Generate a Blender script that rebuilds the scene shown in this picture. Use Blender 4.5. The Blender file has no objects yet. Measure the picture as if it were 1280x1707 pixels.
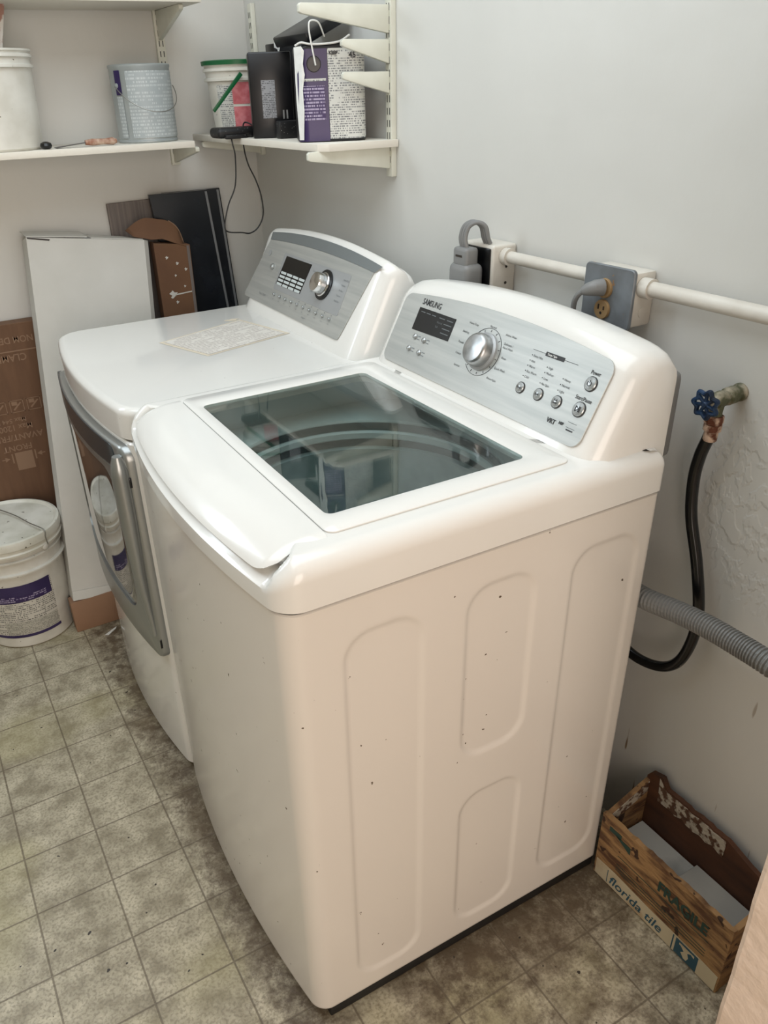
import bpy, bmesh, math, random
from mathutils import Vector, Matrix
random.seed(7)
C = bpy.context.scene.collection
PI = math.pi

# ------------------------------------------------------------------ camera
W, H = 1280, 1707
FPX, PU, PV = 1303.9, 588.4, 876.56
YAW, PIT, ROL = .5023, -.5105, -.0367
CAM = (-1.0893, -.7285, 1.472)
cam = bpy.data.cameras.new('camera'); co = bpy.data.objects.new('camera', cam); C.objects.link(co)
cy_, sy_, cp_, sp_ = math.cos(YAW), math.sin(YAW), math.cos(PIT), math.sin(PIT)
Fv = Vector((sy_*cp_, cy_*cp_, sp_)); Rv = Vector((cy_, -sy_, 0)); Uv = Rv.cross(Fv)
cr, sr = math.cos(ROL), math.sin(ROL)
R2 = cr*Rv + sr*Uv; U2 = -sr*Rv + cr*Uv
m = Matrix((R2, U2, -Fv)).transposed().to_4x4(); m.translation = Vector(CAM)
co.matrix_world = m
cam.sensor_fit = 'HORIZONTAL'; cam.sensor_width = 36; cam.lens = FPX/W*36
cam.shift_x = (W/2-PU)/W; cam.shift_y = (PV-H/2)/W
cam.clip_start = .02
bpy.context.scene.camera = co

# ------------------------------------------------------------------ light
sc = bpy.context.scene
sc.view_settings.view_transform = 'Standard'; sc.view_settings.look = 'None'
sc.view_settings.exposure = 0.25; sc.view_settings.gamma = 1; sc.view_settings.use_curve_mapping = False
wd = bpy.data.worlds.new('world'); sc.world = wd; wd.use_nodes = True
wd.node_tree.nodes['Background'].inputs[0].default_value = (.8, .87, 1, 1)
wd.node_tree.nodes['Background'].inputs[1].default_value = 1.0

def area(name, loc, target, sx, sy, power, color):
    l = bpy.data.lights.new(name, 'AREA'); l.shape = 'RECTANGLE'; l.size = sx; l.size_y = sy
    l.energy = power; l.color = color
    o = bpy.data.objects.new(name, l); C.objects.link(o); o.location = loc
    o.rotation_euler = (Vector(target)-Vector(loc)).to_track_quat('-Z', 'Y').to_euler()
    return o
area('ceiling_lamp_light', (-.95, .45, 2.42), (-.95, .45, 0), 1.7, 1.5, 21, (.83, .93, 1.0))
area('window_light', (-1.62, 1.78, 1.85), (-.7, 0, .9), .62, .55, 9, (.80, .91, 1.0))
area('warm_fill_light', (-1.3, -2.1, 1.2), (-.4, .1, .6), 1.4, 1.8, 27, (1.0, .87, .77))  # added warm fill behind the camera, standing in for bounced room light

# ------------------------------------------------------------------ materials
def nodes(m):
    m.use_nodes = True
    nt = m.node_tree
    return nt, nt.nodes['Principled BSDF']
def lin(c):
    return tuple(((v/255)/12.92 if v/255 <= .04045 else ((v/255+.055)/1.055)**2.4) for v in c)+(1,)
def mat(name, col, rough=.5, metal=0, col2=None, nscale=20, detail=4, lo=.35, hi=.65, bump=0, bscale=60, stretch=(1,1,1),
        coat=0, specks=None, ior=1.5, spec=.5):
    m = bpy.data.materials.new(name); nt, b = nodes(m)
    b.inputs['Roughness'].default_value = rough; b.inputs['Metallic'].default_value = metal
    b.inputs['Coat Weight'].default_value = coat; b.inputs['Coat Roughness'].default_value = .05
    b.inputs['Specular IOR Level'].default_value = spec
    tc = nt.nodes.new('ShaderNodeTexCoord'); mp = nt.nodes.new('ShaderNodeMapping')
    mp.inputs['Scale'].default_value = stretch
    nt.links.new(tc.outputs['Object'], mp.inputs[0])
    c1 = lin(col); b.inputs['Base Color'].default_value = c1
    out = None
    if col2:
        n = nt.nodes.new('ShaderNodeTexNoise'); n.inputs['Scale'].default_value = nscale; n.inputs['Detail'].default_value = detail
        nt.links.new(mp.outputs[0], n.inputs[0])
        r = nt.nodes.new('ShaderNodeValToRGB'); r.color_ramp.elements[0].position = lo; r.color_ramp.elements[1].position = hi
        r.color_ramp.elements[0].color = c1; r.color_ramp.elements[1].color = lin(col2)
        nt.links.new(n.outputs[0], r.inputs[0]); out = r.outputs[0]
    if specks:
        scol, sscale, thr = specks
        n = nt.nodes.new('ShaderNodeTexNoise'); n.inputs['Scale'].default_value = sscale; n.inputs['Detail'].default_value = 2
        nt.links.new(tc.outputs['Object'], n.inputs[0])
        mr = nt.nodes.new('ShaderNodeMapRange'); mr.inputs[1].default_value = thr; mr.inputs[2].default_value = thr+.02
        nt.links.new(n.outputs[0], mr.inputs[0])
        mx = nt.nodes.new('ShaderNodeMix'); mx.data_type = 'RGBA'
        nt.links.new(mr.outputs[0], mx.inputs[0])
        if out: nt.links.new(out, mx.inputs[6])
        else: mx.inputs[6].default_value = c1
        mx.inputs[7].default_value = lin(scol); out = mx.outputs[2]
    if out: nt.links.new(out, b.inputs['Base Color'])
    if bump:
        n = nt.nodes.new('ShaderNodeTexNoise'); n.inputs['Scale'].default_value = bscale; n.inputs['Detail'].default_value = 5
        nt.links.new(mp.outputs[0], n.inputs[0])
        bp = nt.nodes.new('ShaderNodeBump'); bp.inputs['Strength'].default_value = bump; bp.inputs['Distance'].default_value = .01
        nt.links.new(n.outputs[0], bp.inputs['Height']); nt.links.new(bp.outputs[0], b.inputs['Normal'])
    return m

def printmat(name, bg, ink, lines=160, rough=.45, dens=.48, uscale=420, bg2=None):
    """small unreadable print: rows of short dashes, from the label's own UV (metres)"""
    m = bpy.data.materials.new(name); nt, b = nodes(m); N = nt.nodes; L = nt.links
    b.inputs['Roughness'].default_value = rough
    tc = N.new('ShaderNodeTexCoord'); sx = N.new('ShaderNodeSeparateXYZ'); L.new(tc.outputs['UV'], sx.inputs[0])
    def mth(op, a, bb=None):
        n = N.new('ShaderNodeMath'); n.operation = op
        for i, v in enumerate((a, bb)):
            if v is None: continue
            if isinstance(v, (int, float)): n.inputs[i].default_value = v
            else: L.new(v, n.inputs[i])
        return n.outputs[0]
    row = mth('MULTIPLY', sx.outputs[1], lines); fl = mth('FLOOR', row); fr = mth('SUBTRACT', row, fl)
    inl = mth('LESS_THAN', fr, .55)
    cx = N.new('ShaderNodeCombineXYZ'); L.new(mth('MULTIPLY', sx.outputs[0], uscale), cx.inputs[0]); L.new(mth('MULTIPLY', fl, 7.31), cx.inputs[1])
    n = N.new('ShaderNodeTexNoise'); n.inputs['Scale'].default_value = 1; n.inputs['Detail'].default_value = 1; L.new(cx.outputs[0], n.inputs[0])
    dash = mth('GREATER_THAN', n.outputs[0], dens)
    cb = N.new('ShaderNodeCombineXYZ'); L.new(mth('MULTIPLY', sx.outputs[0], 18), cb.inputs[0]); L.new(mth('MULTIPLY', fl, 1.7), cb.inputs[1])
    n2 = N.new('ShaderNodeTexNoise'); n2.inputs['Scale'].default_value = 1; L.new(cb.outputs[0], n2.inputs[0])
    blk = mth('GREATER_THAN', n2.outputs[0], .42)
    msk = mth('MULTIPLY', mth('MULTIPLY', inl, dash), blk)
    mx = N.new('ShaderNodeMix'); mx.data_type = 'RGBA'; L.new(msk, mx.inputs[0])
    mx.inputs[6].default_value = lin(bg); mx.inputs[7].default_value = lin(ink)
    L.new(mx.outputs[2], b.inputs['Base Color'])
    return m

M = {}
M['enamel'] = mat('white_enamel', (226,224,219), .16, coat=.5, specks=((120,105,90), 95, .775))
M['enamel_side'] = mat('white_painted_steel', (222,216,208), .24, coat=.25, specks=((95,80,65), 70, .745))
M['plastic'] = mat('white_plastic', (229,227,222), .2, coat=.35)
M['plastic_matte'] = mat('white_plastic_satin', (225,222,216), .33)
M['silver'] = mat('brushed_silver', (190,191,187), .4, .5, (175,177,174), 90, stretch=(1,.04,1))
M['silver_dark'] = mat('grey_metal_band', (150,158,162), .3, .7)
M['silver_grey'] = mat('grey_inset', (165,167,168), .4, .35)
M['chrome'] = mat('chrome', (215,215,215), .14, 1)
M['knobcap'] = mat('spun_metal', (150,152,152), .3, .95, (190,190,190), 40)
M['black'] = mat('black_gloss', (6,7,9), .28)
M['ink'] = mat('dark_print', (45,46,48), .5)
M['inkgrey'] = mat('grey_print', (120,124,126), .5)
M['lcdprint'] = mat('pale_display_print', (105,110,112), .5)
M['btn'] = mat('metallic_button', (175,178,178), .25, .7)
M['basebk'] = mat('black_base', (22,21,20), .6)
M['gap'] = mat('seam_shadow_gap', (70,66,62), .8)
M['tubwhite'] = mat('tub_ring_plastic', (196,203,202), .35)
M['tubsteel'] = mat('tub_steel', (158,170,168), .4, .25, (176,186,184), 30)
M['tubdark'] = mat('tub_gap', (60,72,74), .5)
M['agit'] = mat('agitator_grey', (80,96,100), .35)
M['doorsilver'] = mat('door_silver', (158,161,160), .3, .75)
M['doordark'] = mat('door_band', (66,72,76), .25, .4)
M['doorglass'] = mat('door_tinted_glass', (52,56,56), .05, 0, spec=1.0, coat=1)
M['bucket'] = mat('bucket_white', (222,220,212), .38, col2=(205,202,192), nscale=14, specks=((120,112,98), 60, .73))
M['bucketlid'] = mat('bucket_lid_dirty', (224,222,212), .4, col2=(190,188,172), nscale=9, lo=.45, hi=.75, specks=((90,82,64), 55, .7))
M['purple'] = mat('purple_print', (46,34,78), .35, col2=(56,44,90), nscale=8)
M['wire'] = mat('galvanised_wire', (150,148,142), .35, .8)
M['shelf'] = mat('shelf_white', (226,220,208), .5, bump=.1, bscale=80)
M['shelfedge'] = mat('shelf_raw_edge', (222,208,184), .6)
M['bracket'] = mat('bracket_cream', (222,221,208), .4, col2=(212,211,197), nscale=15)
M['slot'] = mat('bracket_slot', (60,60,58), .7)
M['cardwhite'] = mat('white_carton', (205,203,197), .7, col2=(196,194,187), nscale=5, bump=.08, bscale=30)
M['card'] = mat('brown_cardboard', (112,82,60), .8, col2=(102,74,54), nscale=6, bump=.05, bscale=120, stretch=(8,1,1))
M['card2'] = mat('brown_cardboard_dark', (112,80,56), .8, col2=(100,70,50), nscale=7)
M['cardprint'] = mat('pale_carton_print', (140,112,90), .8)
M['cardlow'] = mat('tan_cardboard', (150,116,92), .8, col2=(140,108,84), nscale=6)
M['blackpanel'] = mat('black_laminate', (20,23,29), .22, col2=(36,40,46), nscale=6, lo=.45, hi=.75)
M['paneledge'] = mat('panel_edge', (128,130,132), .4, .2)
M['greypanel'] = mat('grey_ribbed_board', (128,118,112), .7, col2=(104,96,92), nscale=40, stretch=(3,1,.08))
M['greenpl'] = mat('green_plastic', (20,92,52), .4)
M['rubber'] = mat('black_rubber', (8,8,9), .22, specks=((150,145,140), 90, .74))
M['drain'] = mat('grey_hose', (122,122,120), .5)
M['cable'] = mat('black_cable', (24,24,24), .5)
M['adapter'] = mat('dusty_black_plastic', (18,18,20), .5, specks=((140,138,134), 200, .68))
M['canmetal'] = mat('dusty_can', (172,178,178), .45, .25, (158,165,166), 12)
M['blackpl'] = mat('black_plastic', (9,10,14), .3, col2=(16,17,22), nscale=12)
M['paint'] = mat('dried_white_paint', (228,228,224), .45, bump=.3, bscale=60)
M['conduit'] = mat('painted_conduit', (214,209,199), .4, bump=.15, bscale=40, col2=(200,193,182), nscale=10)
M['plate'] = mat('worn_metal_plate', (128,134,140), .45, .4, (104,106,108), 18, specks=((150,120,90), 40, .66))
M['plugbrown'] = mat('aged_receptacle', (150,122,84), .45)
M['slotdark'] = mat('socket_slot', (40,30,22), .6)
M['greyplug'] = mat('grey_plug', (124,124,123), .45)
M['rust'] = mat('rusty_brass', (96,52,32), .6, .2, (206,180,160), 60, lo=.45, hi=.6, bump=.4)
M['verd'] = mat('green_brass', (84,86,62), .6, .2, (176,166,146), 38, lo=.42, hi=.6, bump=.4)
M['bluewheel'] = mat('blue_handwheel', (34,66,104), .4, .2, (14,26,44), 50)
M['wood'] = mat('crate_wood', (164,128,86), .75, col2=(92,62,40), nscale=12, detail=9, lo=.42, hi=.62, stretch=(1,1.2,5), bump=.4, bscale=40, specks=((60,38,24), 30, .64))
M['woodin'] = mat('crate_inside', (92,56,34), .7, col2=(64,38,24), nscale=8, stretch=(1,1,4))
M['woodflake'] = mat('crate_flaked_paint', (186,176,160), .8, col2=(92,64,46), nscale=70, detail=8, lo=.47, hi=.56, bump=.6, bscale=90)
M['crateband'] = mat('crate_label_band', (202,190,162), .7, col2=(168,136,98), nscale=14, lo=.5, hi=.75)
M['stamp'] = mat('green_stamp_ink', (40,66,58), .7)
M['stampblue'] = mat('blue_stamp_ink', (48,84,100), .7)
M['stone'] = mat('grey_stone_tile', (178,176,168), .35, col2=(164,162,156), nscale=9)
M['stonevein'] = mat('veined_stone_tile', (190,190,184), .3, col2=(140,142,140), nscale=7, detail=8, lo=.58, hi=.7)
M['stubwall'] = mat('pink_plaster', (236,214,196), .6, bump=.3, bscale=50)
M['red'] = mat('red_label', (196,96,104), .5, col2=(214,130,136), nscale=60)
M['print_white'] = printmat('printed_white_label', (205,205,200), (120,122,124), 210)
M['print_purple'] = printmat('printed_purple_label', (52,36,84), (160,150,178), 150, dens=.45)
M['print_bucket'] = printmat('printed_bucket_label', (206,202,192), (110,108,104), 150)
M['print_fine'] = printmat('printed_fine_label', (186,183,172), (118,116,110), 330)
M['print_grey'] = printmat('printed_dusty_label', (164,171,173), (190,196,196), 120)
M['print_silver'] = printmat('printed_silver_label', (140,142,146), (70,72,78), 260)
M['sticker'] = printmat('faded_sticker', (222,217,209), (192,184,177), 90, dens=.42, uscale=260)
M['stickeredge'] = mat('sticker_border', (218,206,186), .5)
M['ironhandle'] = mat('worn_brown_handle', (140,84,56), .5, col2=(196,170,150), nscale=60)
M['steel'] = mat('dull_steel', (90,90,90), .4, .8)
M['stick'] = mat('painted_stick', (168,126,112), .6, col2=(226,222,216), nscale=28, lo=.5, hi=.58)
M['whitetrim'] = mat('white_cord', (232,232,228), .4)

# glass of the washer lid
m = bpy.data.materials.new('lid_glass'); nt, b = nodes(m); N = nt.nodes; L = nt.links
tr = N.new('ShaderNodeBsdfTransparent'); tr.inputs[0].default_value = (.86, .92, .915, 1)
gl = N.new('ShaderNodeBsdfGlossy'); gl.inputs['Roughness'].default_value = .02
fw_ = N.new('ShaderNodeLayerWeight'); fw_.inputs[0].default_value = .5
fz = N.new('ShaderNodeMath'); fz.operation = 'POWER'; fz.inputs[1].default_value = 4.0; L.new(fw_.outputs['Facing'], fz.inputs[0])
ad = N.new('ShaderNodeMath'); ad.operation = 'MULTIPLY_ADD'; ad.inputs[1].default_value = .8; ad.inputs[2].default_value = .05; L.new(fz.outputs[0], ad.inputs[0])
mx = N.new('ShaderNodeMixShader'); L.new(ad.outputs[0], mx.inputs[0]); L.new(tr.outputs[0], mx.inputs[1]); L.new(gl.outputs[0], mx.inputs[2])
L.new(mx.outputs[0], N['Material Output'].inputs[0]); M['glass'] = m

# wall paint with brushed bumps and streaky scuffs
def wallmat(name, col, wear):
    m = bpy.data.materials.new(name); nt, b = nodes(m); N = nt.nodes; L = nt.links
    b.inputs['Roughness'].default_value = .42
    tc = N.new('ShaderNodeTexCoord')
    def noise(scale, st=(1,1,1), det=4):
        mp = N.new('ShaderNodeMapping'); mp.inputs['Scale'].default_value = st; L.new(tc.outputs['Object'], mp.inputs[0])
        n = N.new('ShaderNodeTexNoise'); n.inputs['Scale'].default_value = scale; n.inputs['Detail'].default_value = det; L.new(mp.outputs[0], n.inputs[0]); return n.outputs[0]
    def ramp(src, a, b_):
        r = N.new('ShaderNodeMapRange'); r.inputs[1].default_value = a; r.inputs[2].default_value = b_; L.new(src, r.inputs[0]); return r.outputs[0]
    def mixc(f, a, b_):
        x = N.new('ShaderNodeMix'); x.data_type = 'RGBA'; L.new(f, x.inputs[0])
        if isinstance(a, tuple): x.inputs[6].default_value = a
        else: L.new(a, x.inputs[6])
        x.inputs[7].default_value = b_; return x.outputs[2]
    c = mixc(ramp(noise(2.5), .35, .65), lin(col), lin(tuple(v-5 for v in col)))
    sx = N.new('ShaderNodeSeparateXYZ'); L.new(tc.outputs['Object'], sx.inputs[0])
    lowm = N.new('ShaderNodeMapRange'); lowm.inputs[1].default_value = .75; lowm.inputs[2].default_value = .35; L.new(sx.outputs[2], lowm.inputs[0])
    s = ramp(noise(45, (1,1,.14), 2), .70, .74)
    mu = N.new('ShaderNodeMath'); mu.operation = 'MULTIPLY'; L.new(s, mu.inputs[0]); L.new(lowm.outputs[0], mu.inputs[1])
    if wear: c = mixc(mu.outputs[0], c, lin((140,122,100)))
    L.new(c, b.inputs['Base Color'])
    bp = N.new('ShaderNodeBump'); bp.inputs['Strength'].default_value = .3; bp.inputs['Distance'].default_value = .01
    ma = N.new('ShaderNodeMath'); ma.operation = 'MULTIPLY_ADD'; L.new(noise(9, (1,1,.6), 6), ma.inputs[0]); ma.inputs[1].default_value = .9
    if wear:   # patched, crazed plaster beside the tap
        d = N.new('ShaderNodeVectorMath'); d.operation = 'DISTANCE'; L.new(tc.outputs['Object'], d.inputs[0]); d.inputs[1].default_value = (0, -.12, .86)
        pm = N.new('ShaderNodeMapRange'); pm.inputs[1].default_value = .22; pm.inputs[2].default_value = .12; L.new(d.outputs['Value'], pm.inputs[0])
        fine = ramp(noise(38, (1,1,.7), 3), .46, .54)
        mm = N.new('ShaderNodeMath'); mm.operation = 'MULTIPLY'; L.new(fine, mm.inputs[0]); L.new(pm.outputs[0], mm.inputs[1])
        m3 = N.new('ShaderNodeMath'); m3.operation = 'MULTIPLY'; L.new(mm.outputs[0], m3.inputs[0]); m3.inputs[1].default_value = .35
        L.new(m3.outputs[0], ma.inputs[2])
    L.new(ma.outputs[0], bp.inputs['Height']); L.new(bp.outputs[0], b.inputs['Normal'])
    return m
M['wall'] = wallmat('wall_paint', (214,213,208), False)
M['wallr'] = wallmat('wall_paint_worn', (214,213,208), True)
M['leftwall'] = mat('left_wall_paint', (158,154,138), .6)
M['ceil'] = mat('ceiling_paint', (225,223,218), .8)

# vinyl floor
TX0, TSX, TY0, TSY = -.8774, .1565, 1.267, .1524
m = bpy.data.materials.new('vinyl_tile'); nt, b = nodes(m); N = nt.nodes; L = nt.links
b.inputs['Roughness'].default_value = .42
tc = N.new('ShaderNodeTexCoord'); sx = N.new('ShaderNodeSeparateXYZ'); L.new(tc.outputs['Object'], sx.inputs[0])
def mth(op, a, bb=None, c=None):
    n = N.new('ShaderNodeMath'); n.operation = op
    for i, v in enumerate((a, bb, c)):
        if v is None: continue
        if isinstance(v, (int, float)): n.inputs[i].default_value = v
        else: L.new(v, n.inputs[i])
    return n.outputs[0]
def mrange(src, a, b_, c=0, d=1):
    r = N.new('ShaderNodeMapRange'); r.inputs[1].default_value = a; r.inputs[2].default_value = b_; r.inputs[3].default_value = c; r.inputs[4].default_value = d
    L.new(src, r.inputs[0]); return r.outputs[0]
def noise(scale, det=4, off=0, rough=.5):
    mp = N.new('ShaderNodeMapping'); mp.inputs['Location'].default_value = (off, off*2, 0); L.new(tc.outputs['Object'], mp.inputs[0])
    n = N.new('ShaderNodeTexNoise'); n.inputs['Scale'].default_value = scale; n.inputs['Detail'].default_value = det; n.inputs['Roughness'].default_value = rough
    L.new(mp.outputs[0], n.inputs[0]); return n.outputs[0]
def mixc(f, a, b_):
    x = N.new('ShaderNodeMix'); x.data_type = 'RGBA'
    L.new(f, x.inputs[0])
    for i, v in ((6, a), (7, b_)):
        if isinstance(v, tuple): x.inputs[i].default_value = v
        else: L.new(v, x.inputs[i])
    return x.outputs[2]
fx = mth('DIVIDE', mth('SUBTRACT', sx.outputs[0], TX0), TSX); fy = mth('DIVIDE', mth('SUBTRACT', sx.outputs[1], TY0), TSY)
def edge(f):
    r = mth('ABSOLUTE', mth('SUBTRACT', mth('SUBTRACT', f, mth('FLOOR', f)), .5)); return r
ex = mrange(edge(fx), .5-.015, .5-.008); ey = mrange(edge(fy), .5-.015, .5-.008)
grout = mth('MAXIMUM', ex, ey)
base = mixc(mrange(noise(17, 8, 0, .62), .36, .64), lin((144,135,114)), lin((202,193,170)))
base = mixc(mth('MULTIPLY', mrange(noise(170, 3, 3), .48, .60), .5), base, lin((118,109,92)))
base = mixc(mth('MULTIPLY', mrange(noise(3.3, 2, 5), .55, .68), .38), base, lin((166,158,112)))
ci = N.new('ShaderNodeCombineXYZ'); L.new(mth('FLOOR', fx), ci.inputs[0]); L.new(mth('FLOOR', fy), ci.inputs[1])
wn = N.new('ShaderNodeTexWhiteNoise'); L.new(ci.outputs[0], wn.inputs[0])
base = mixc(mth('MULTIPLY', wn.outputs['Value'], .16), base, lin((128,120,100)))
# grime gathered along the foot of the machines and over the corner by the crate
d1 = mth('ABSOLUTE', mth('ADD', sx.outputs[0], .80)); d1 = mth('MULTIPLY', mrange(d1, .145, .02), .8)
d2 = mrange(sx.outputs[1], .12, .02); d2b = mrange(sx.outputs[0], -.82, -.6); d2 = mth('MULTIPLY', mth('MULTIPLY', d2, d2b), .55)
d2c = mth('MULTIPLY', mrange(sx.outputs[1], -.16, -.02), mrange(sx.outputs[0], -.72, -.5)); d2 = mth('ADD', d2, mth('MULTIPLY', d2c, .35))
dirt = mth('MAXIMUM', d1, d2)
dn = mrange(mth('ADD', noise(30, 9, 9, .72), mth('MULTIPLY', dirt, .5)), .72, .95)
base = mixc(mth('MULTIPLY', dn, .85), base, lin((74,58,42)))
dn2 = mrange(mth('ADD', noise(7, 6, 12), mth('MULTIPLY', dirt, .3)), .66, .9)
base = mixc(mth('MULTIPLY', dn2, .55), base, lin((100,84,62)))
spk = mrange(noise(60, 1, 20), .765, .775)
base = mixc(spk, base, lin((50,42,34)))
base = mixc(mth('MULTIPLY', grout, .72), base, lin((96,84,68)))
L.new(base, b.inputs['Base Color'])
bp = N.new('ShaderNodeBump'); bp.inputs['Strength'].default_value = .25; bp.inputs['Distance'].default_value = .004
L.new(mth('SUBTRACT', noise(90, 3, 2), grout), bp.inputs['Height']); L.new(bp.outputs[0], b.inputs['Normal'])
M['floor'] = m

# ------------------------------------------------------------------ geometry helpers
def link(name, me, material, parent=None, base=(0,0,0), smooth=35):
    if base != (0,0,0): me.transform(Matrix.Translation(-Vector(base)))
    o = bpy.data.objects.new(name, me); C.objects.link(o)
    if material is not None and not me.materials: me.materials.append(material)
    if smooth:
        for p in me.polygons: p.use_smooth = True
        try: me.set_sharp_from_angle(angle=math.radians(smooth))
        except Exception: pass
    if parent: o.parent = parent
    return o
def bmdone(bm, name):
    bmesh.ops.recalc_face_normals(bm, faces=bm.faces[:])
    me = bpy.data.meshes.new(name); bm.to_mesh(me); bm.free(); return me

class Thing:
    """an Empty at the thing's base with its parts in mesh children (coordinates given in the room's frame)"""
    def __init__(s, name, label, cat, base, rotz=0, group=None):
        o = bpy.data.objects.new(name, None); C.objects.link(o); s.o = o; s.base = base
        c, n = math.cos(rotz), math.sin(rotz)
        o.location = (base[0]*c-base[1]*n, base[0]*n+base[1]*c, base[2]); o.rotation_euler = (0,0,rotz)
        o['label'] = label; o['category'] = cat
        if group: o['group'] = group
        o.empty_display_size = .05
    def part(s, name, bm, material, parent=None, smooth=35, label=None):
        me = bm if isinstance(bm, bpy.types.Mesh) else bmdone(bm, name)
        o = link(name, me, material, parent or s.o, s.base, smooth)
        if label: o['label'] = label
        return o
def single(name, bm, material, label, cat, base, group=None, smooth=35, rotz=0):
    me = bm if isinstance(bm, bpy.types.Mesh) else bmdone(bm, name)
    o = link(name, me, material, None, base, smooth)
    c, n = math.cos(rotz), math.sin(rotz); o.location = (base[0]*c-base[1]*n, base[0]*n+base[1]*c, base[2]); o.rotation_euler = (0,0,rotz)
    o['label'] = label; o['category'] = cat
    if group: o['group'] = group
    return o
def struct(name, bm, material, smooth=0):
    o = link(name, bmdone(bm, name), material, None, (0,0,0), smooth); o['kind'] = 'structure'; return o

def box(bm, lo, hi, bev=0, seg=2, mtx=None):
    r = bmesh.ops.create_cube(bm, size=1)
    vs = r['verts']
    for v in vs:
        v.co = Vector(((lo[i]+hi[i])/2 + v.co[i]*(hi[i]-lo[i]) for i in range(3)))
    es = list({e for v in vs for e in v.link_edges})
    if bev:
        rr = bmesh.ops.bevel(bm, geom=es, offset=bev, segments=seg, profile=.5, affect='EDGES')
        vs = list({v for f in rr['faces'] for v in f.verts} | {v for v in vs if v.is_valid})
    if mtx:
        for v in vs: v.co = mtx @ v.co
    return bm
def B(lo, hi, bev=0, seg=2, mtx=None):
    return box(bmesh.new(), lo, hi, bev, seg, mtx)
def loft(rings, cap0=True, cap1=True, closed=True, bm=None):
    bm = bm or bmesh.new(); R_ = []
    for r in rings: R_.append([bm.verts.new(p) for p in r])
    n = len(rings[0])
    for a, b_ in zip(R_[:-1], R_[1:]):
        for i in range(n if closed else n-1):
            j = (i+1) % n
            try: bm.faces.new((a[i], a[j], b_[j], b_[i]))
            except ValueError: pass
    if cap0: bm.faces.new(R_[0])
    if cap1: bm.faces.new(R_[-1])
    return bm
def prism(pts, vec, bev=0, bm=None):
    bm = bm or bmesh.new(); v = Vector(vec)
    a = [bm.verts.new(p) for p in pts]; c = [bm.verts.new(Vector(p)+v) for p in pts]
    n = len(pts); bm.faces.new(a); bm.faces.new(c)
    for i in range(n): bm.faces.new((a[i], a[(i+1) % n], c[(i+1) % n], c[i]))
    if bev:
        bmesh.ops.recalc_face_normals(bm, faces=bm.faces[:])
        bmesh.ops.bevel(bm, geom=bm.edges[:], offset=bev, segments=2, profile=.5, affect='EDGES')
    return bm
def spline(pts, n=10):
    P_ = [Vector(p) for p in pts]; P_ = [P_[0]*2-P_[1]]+P_+[P_[-1]*2-P_[-2]]; out = []
    for i in range(1, len(P_)-2):
        for k in range(n):
            t = k/n; a, b_, c, d = P_[i-1:i+3]
            out.append(.5*((2*b_)+(-a+c)*t+(2*a-5*b_+4*c-d)*t*t+(-a+3*b_-3*c+d)*t**3))
    out.append(P_[-2]); return out
def tube(pts, r, seg=10, bm=None, cap=True, rf=None):
    P_ = [Vector(p) for p in pts]; rings = []
    T = (P_[1]-P_[0]).normalized(); nrm = T.orthogonal().normalized()
    for i, p in enumerate(P_):
        t = (P_[min(i+1, len(P_)-1)]-P_[max(i-1, 0)]).normalized()
        nrm = (nrm-t*nrm.dot(t)).normalized(); bn = t.cross(nrm)
        rr = rf(i) if rf else r
        rings.append([p+rr*(math.cos(a)*nrm+math.sin(a)*bn) for a in (2*PI*k/seg for k in range(seg))])
    return loft(rings, cap, cap, True, bm)
def lathe(prof, c, n=48, axis=(0,0,1), bm=None, cap0=True, cap1=True):
    ax = Vector(axis).normalized(); u = Vector((1,0,0)) if abs(ax.z) > .9 else ax.orthogonal().normalized(); v = ax.cross(u); c = Vector(c)
    rings = [[c+ax*z+r*(math.cos(a)*u+math.sin(a)*v) for a in (2*PI*k/n for k in range(n))] for r, z in prof]
    return loft(rings, cap0, cap1, True, bm)
def rrect(x0, x1, y0, y1, r, k=8):
    if not isinstance(r, (list, tuple)): r = (r,)*4
    out = []
    for (cx, cy, a0), rr in zip(((x1, y1, 0), (x0, y1, PI/2), (x0, y0, PI), (x1, y0, 1.5*PI)), r):
        ccx = cx-rr if cx == x1 else cx+rr; ccy = cy-rr if cy == y1 else cy+rr
        for i in range(k+1):
            a = a0+PI/2*i/k; out.append((ccx+rr*math.cos(a), ccy+rr*math.sin(a)))
    return out
def planar(o, u, v):   # 2-D -> 3-D
    o, u, v = Vector(o), Vector(u), Vector(v)
    return lambda p: o+u*p[0]+v*p[1]
def plate(pts2, f, nrm, th, bev=0):
    """extruded 2-D outline lying in plane f, raised th along nrm"""
    n = Vector(nrm)
    a = [f(p) for p in pts2]
    if not bev: return loft([a, [p+n*th for p in a]])
    c = sum(a, Vector())/len(a)
    def ins(d): return [p+(c-p).normalized()*d for p in a]
    return loft([a, [p+n*(th-bev) for p in a], [p+n*th for p in ins(bev)]])
FONT = None
def textmesh(s, size, f, n, th=.0004, align='LEFT', sx=1.0, shear=0, bold=0):
    cu = bpy.data.curves.new('t', 'FONT'); cu.body = s; cu.size = size; cu.align_x = align; cu.extrude = 0; cu.resolution_u = 3; cu.shear = shear
    cu.offset = bold
    o = bpy.data.objects.new('t', cu); C.objects.link(o)
    dg = bpy.context.evaluated_depsgraph_get(); me = bpy.data.meshes.new_from_object(o.evaluated_get(dg))
    bpy.data.objects.remove(o); bpy.data.curves.remove(cu)
    nn = Vector(n)
    for v in me.vertices: v.co = f((v.co.x*sx, v.co.y))+nn*th
    return me
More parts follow.
